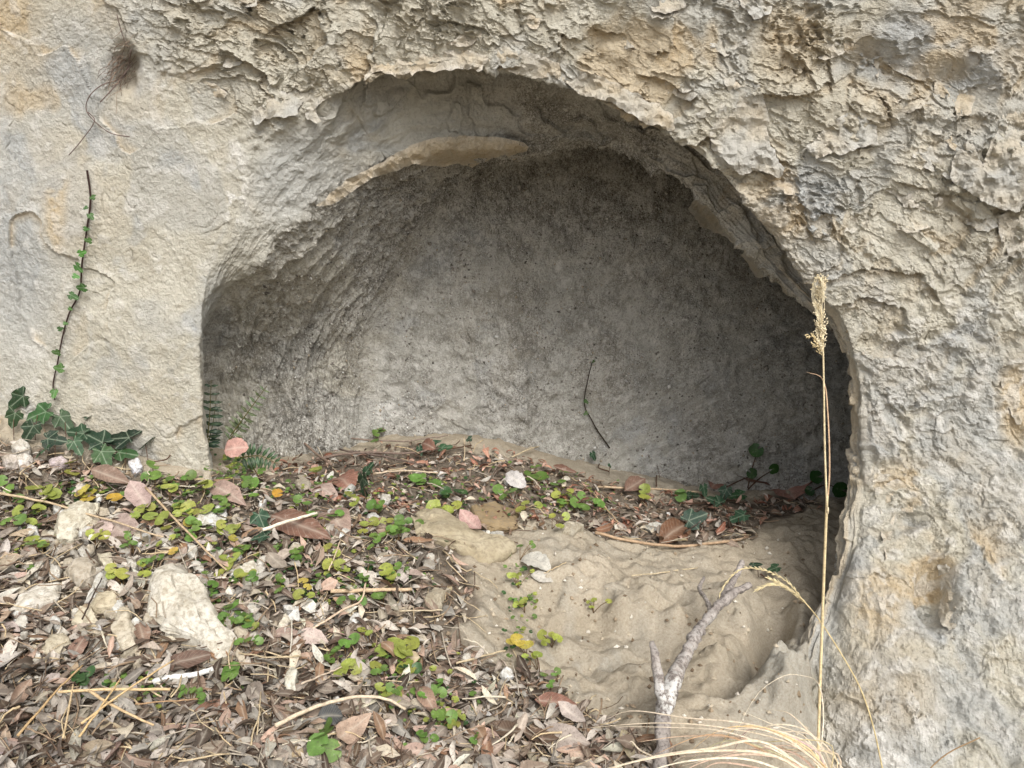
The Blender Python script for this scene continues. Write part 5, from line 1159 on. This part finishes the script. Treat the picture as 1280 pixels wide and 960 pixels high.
def seedhead(mb, axis_pts, n, L, c, rs, droop=.6, dots=3):
    P = spline(axis_pts, 40); T = np.gradient(P, axis=0); T /= np.linalg.norm(T, axis=1)[:, None]
    for k in range(n):
        i = rs.integers(0, 36); p = P[i]; a = rs.uniform(0, 6.28); o1 = np.cross(T[i], (0, 1, .1)); o1 /= np.linalg.norm(o1); o2 = np.cross(T[i], o1)
        sd = o1*math.cos(a) + o2*math.sin(a)*.7; l = L*rs.uniform(.5, 1.1)*(1-.35*i/40); pts = [p + T[i]*l*u*(.85-.5*u*droop) + sd*l*.33*u**.8 + np.array((0, 0, -1.0))*l*droop*.25*u*u + rs.normal(size=3)*l*.03 for u in np.linspace(0, 1, 6)]
        V, F = tube(spline(pts, 9), .00042, 3, caps=False); mb.add(V, F, np.array(lin(*c))*rs.uniform(.8, 1.1))
        for u in np.linspace(.3, 1, dots + rs.integers(3)):
            q = spline(pts, 20)[min(19, int(u*19))]; d = np.array(pts[-1]) - np.array(pts[-2]); d = d/np.linalg.norm(d) + rs.normal(size=3)*.5; d /= np.linalg.norm(d); s_ = rs.uniform(.0020, .0036)
            V, F = tube([q, q+d*s_*.5, q+d*s_], [.0003, .0009, .0002], 4); mb.add(V, F, np.array(lin(*c))*rs.uniform(.85, 1.2))
def stalks():
    rs = np.random.default_rng(12); b_ = U(1022, 962, -.47)
    t = thing('seed_stalk', b_, 'tall upright dry grass stalk with a pale feathery seed head', 'grass stalk')
    mb = MB(); V, F = tube(spline([U(1022, 962, -.47), U(1025, 860, -.45), U(1030, 720, -.44), U(1034, 620, -.44)], 24), np.linspace(.0021, .0017, 24), 7); mb.add(V, F, lin(224, 206, 164)); mb.build('stem', STEM, t, b_)
    mb = MB(); V, F = tube(spline([U(1034, 640, -.441), U(1031, 560, -.44), U(1029, 440, -.44), U(1026, 380, -.44)], 20), np.linspace(.0014, .0009, 20), 6); mb.add(V, F, lin(228, 212, 174)); mb.build('upper_stem', STEM, t, b_)
    mb = MB(); blade(mb, [U(1033, 640, -.437), U(1037, 590, -.437), U(1035, 520, -.437), U(1029, 475, -.437), U(1008, 465, -.435)], .0011, (206, 176, 146), 16); mb.build('leaf_sheath', STEM, t, b_)
    mb = MB(); V, F = tube([U(1034, 642, -.44), U(1034, 638, -.44), U(1034, 634, -.44)], [.0019, .0024, .0019], 7); mb.add(V, F, lin(232, 218, 186)); mb.build('node', STEM, t, b_)
    mb = MB(); seedhead(mb, [U(1027, 440, -.44), U(1026, 410, -.44), U(1025, 375, -.44), U(1028, 348, -.44)], 115, .024, (232, 220, 190), rs, droop=.3, dots=4)
    for k in range(3):                                                      # plumes that bend over at the tip
        x0 = 1019 + 1.3*k; pts = [U(1026, 400-2*k, -.44), U(x0-4, 375, -.44), U(x0-2, 352 + rs.uniform(-4, 4), -.442), U(x0+4, 345 + rs.uniform(-3, 5), -.444), U(x0+8, 354, -.446), U(x0+9, 372 + rs.uniform(-6, 26), -.446)]
        P = spline(pts, 14); V, F = tube(P, .0004, 4, caps=False); mb.add(V, F, lin(234, 224, 196))
        for j in range(4, 14):
            d = rs.normal(size=3); d /= np.linalg.norm(d); V, F = tube([P[j], P[j]+d*.0015, P[j]+d*.003], [.0003, .0008, .0002], 4); mb.add(V, F, lin(226, 210, 172))
    seedhead(mb, [U(1028, 445, -.44), U(1020, 430, -.442), U(1012, 418, -.444)], 14, .016, (216, 198, 156), rs)
    h_ = mb.build('seed_head', STEM, t, b_); h_['kind'] = 'stuff'
    b_ = U(1106, 975, -.50); t = thing('bent_seed_stalk', b_, 'thin bent grass stalk nodding left with narrow yellowish seed spikes', 'grass stalk')
    ax = [U(1106, 975, -.50), U(1092, 910, -.48), U(1076, 862, -.46), U(1052, 818, -.45), U(1022, 772, -.43), U(1000, 746, -.42)]
    mb = MB(); V, F = tube(spline(ax, 30), np.linspace(.0011, .0009, 30), 5); mb.add(V, F, lin(212, 194, 150)); mb.build('stem', STEM, t, b_)
    for pts in ([U(1002, 748, -.42), U(985, 728, -.415), U(962, 715, -.41), U(940, 710, -.41), U(922, 714, -.41), U(908, 728, -.412), U(899, 744, -.415)], [U(995, 742, -.42), U(978, 733, -.418), U(962, 731, -.417), U(946, 737, -.42)], [U(1008, 755, -.42), U(985, 735, -.412), U(960, 722, -.41)]):
        P = spline(pts, 44); mb = MB(); V, F = tube(P, .0006, 4); mb.add(V, F, lin(214, 198, 156))
        for j in range(1, 43):
            T = P[j+1]-P[j-1]; T /= np.linalg.norm(T); s_ = 1 if j % 2 else -1; d = T*.9 + np.array((0, 0, 1))*.28*s_ + rs.normal(size=3)*.12; V, F = tube([P[j], P[j]+d*.0035, P[j]+d*.0075], [.0003, .00085, .0002], 4); mb.add(V, F, np.array(lin(216, 202, 162))*rs.uniform(.85, 1.15))
        mb.build('seed_spike', STEM, t, b_)
    b_ = U(1140, 985, -.5); mb = MB(); V, F = tube(spline([U(1140, 985, -.5), U(1180, 945, -.48), U(1225, 922, -.47)], 12), .0009, 5); mb.add(V, F, lin(150, 126, 96)); o = mb.build('bare_stalk', STEM, None, b_); o.location = Vector([float(v) for v in b_]); tag(o, 'short bare stalk before the right flank of the cliff', 'grass stalk')
stalks()
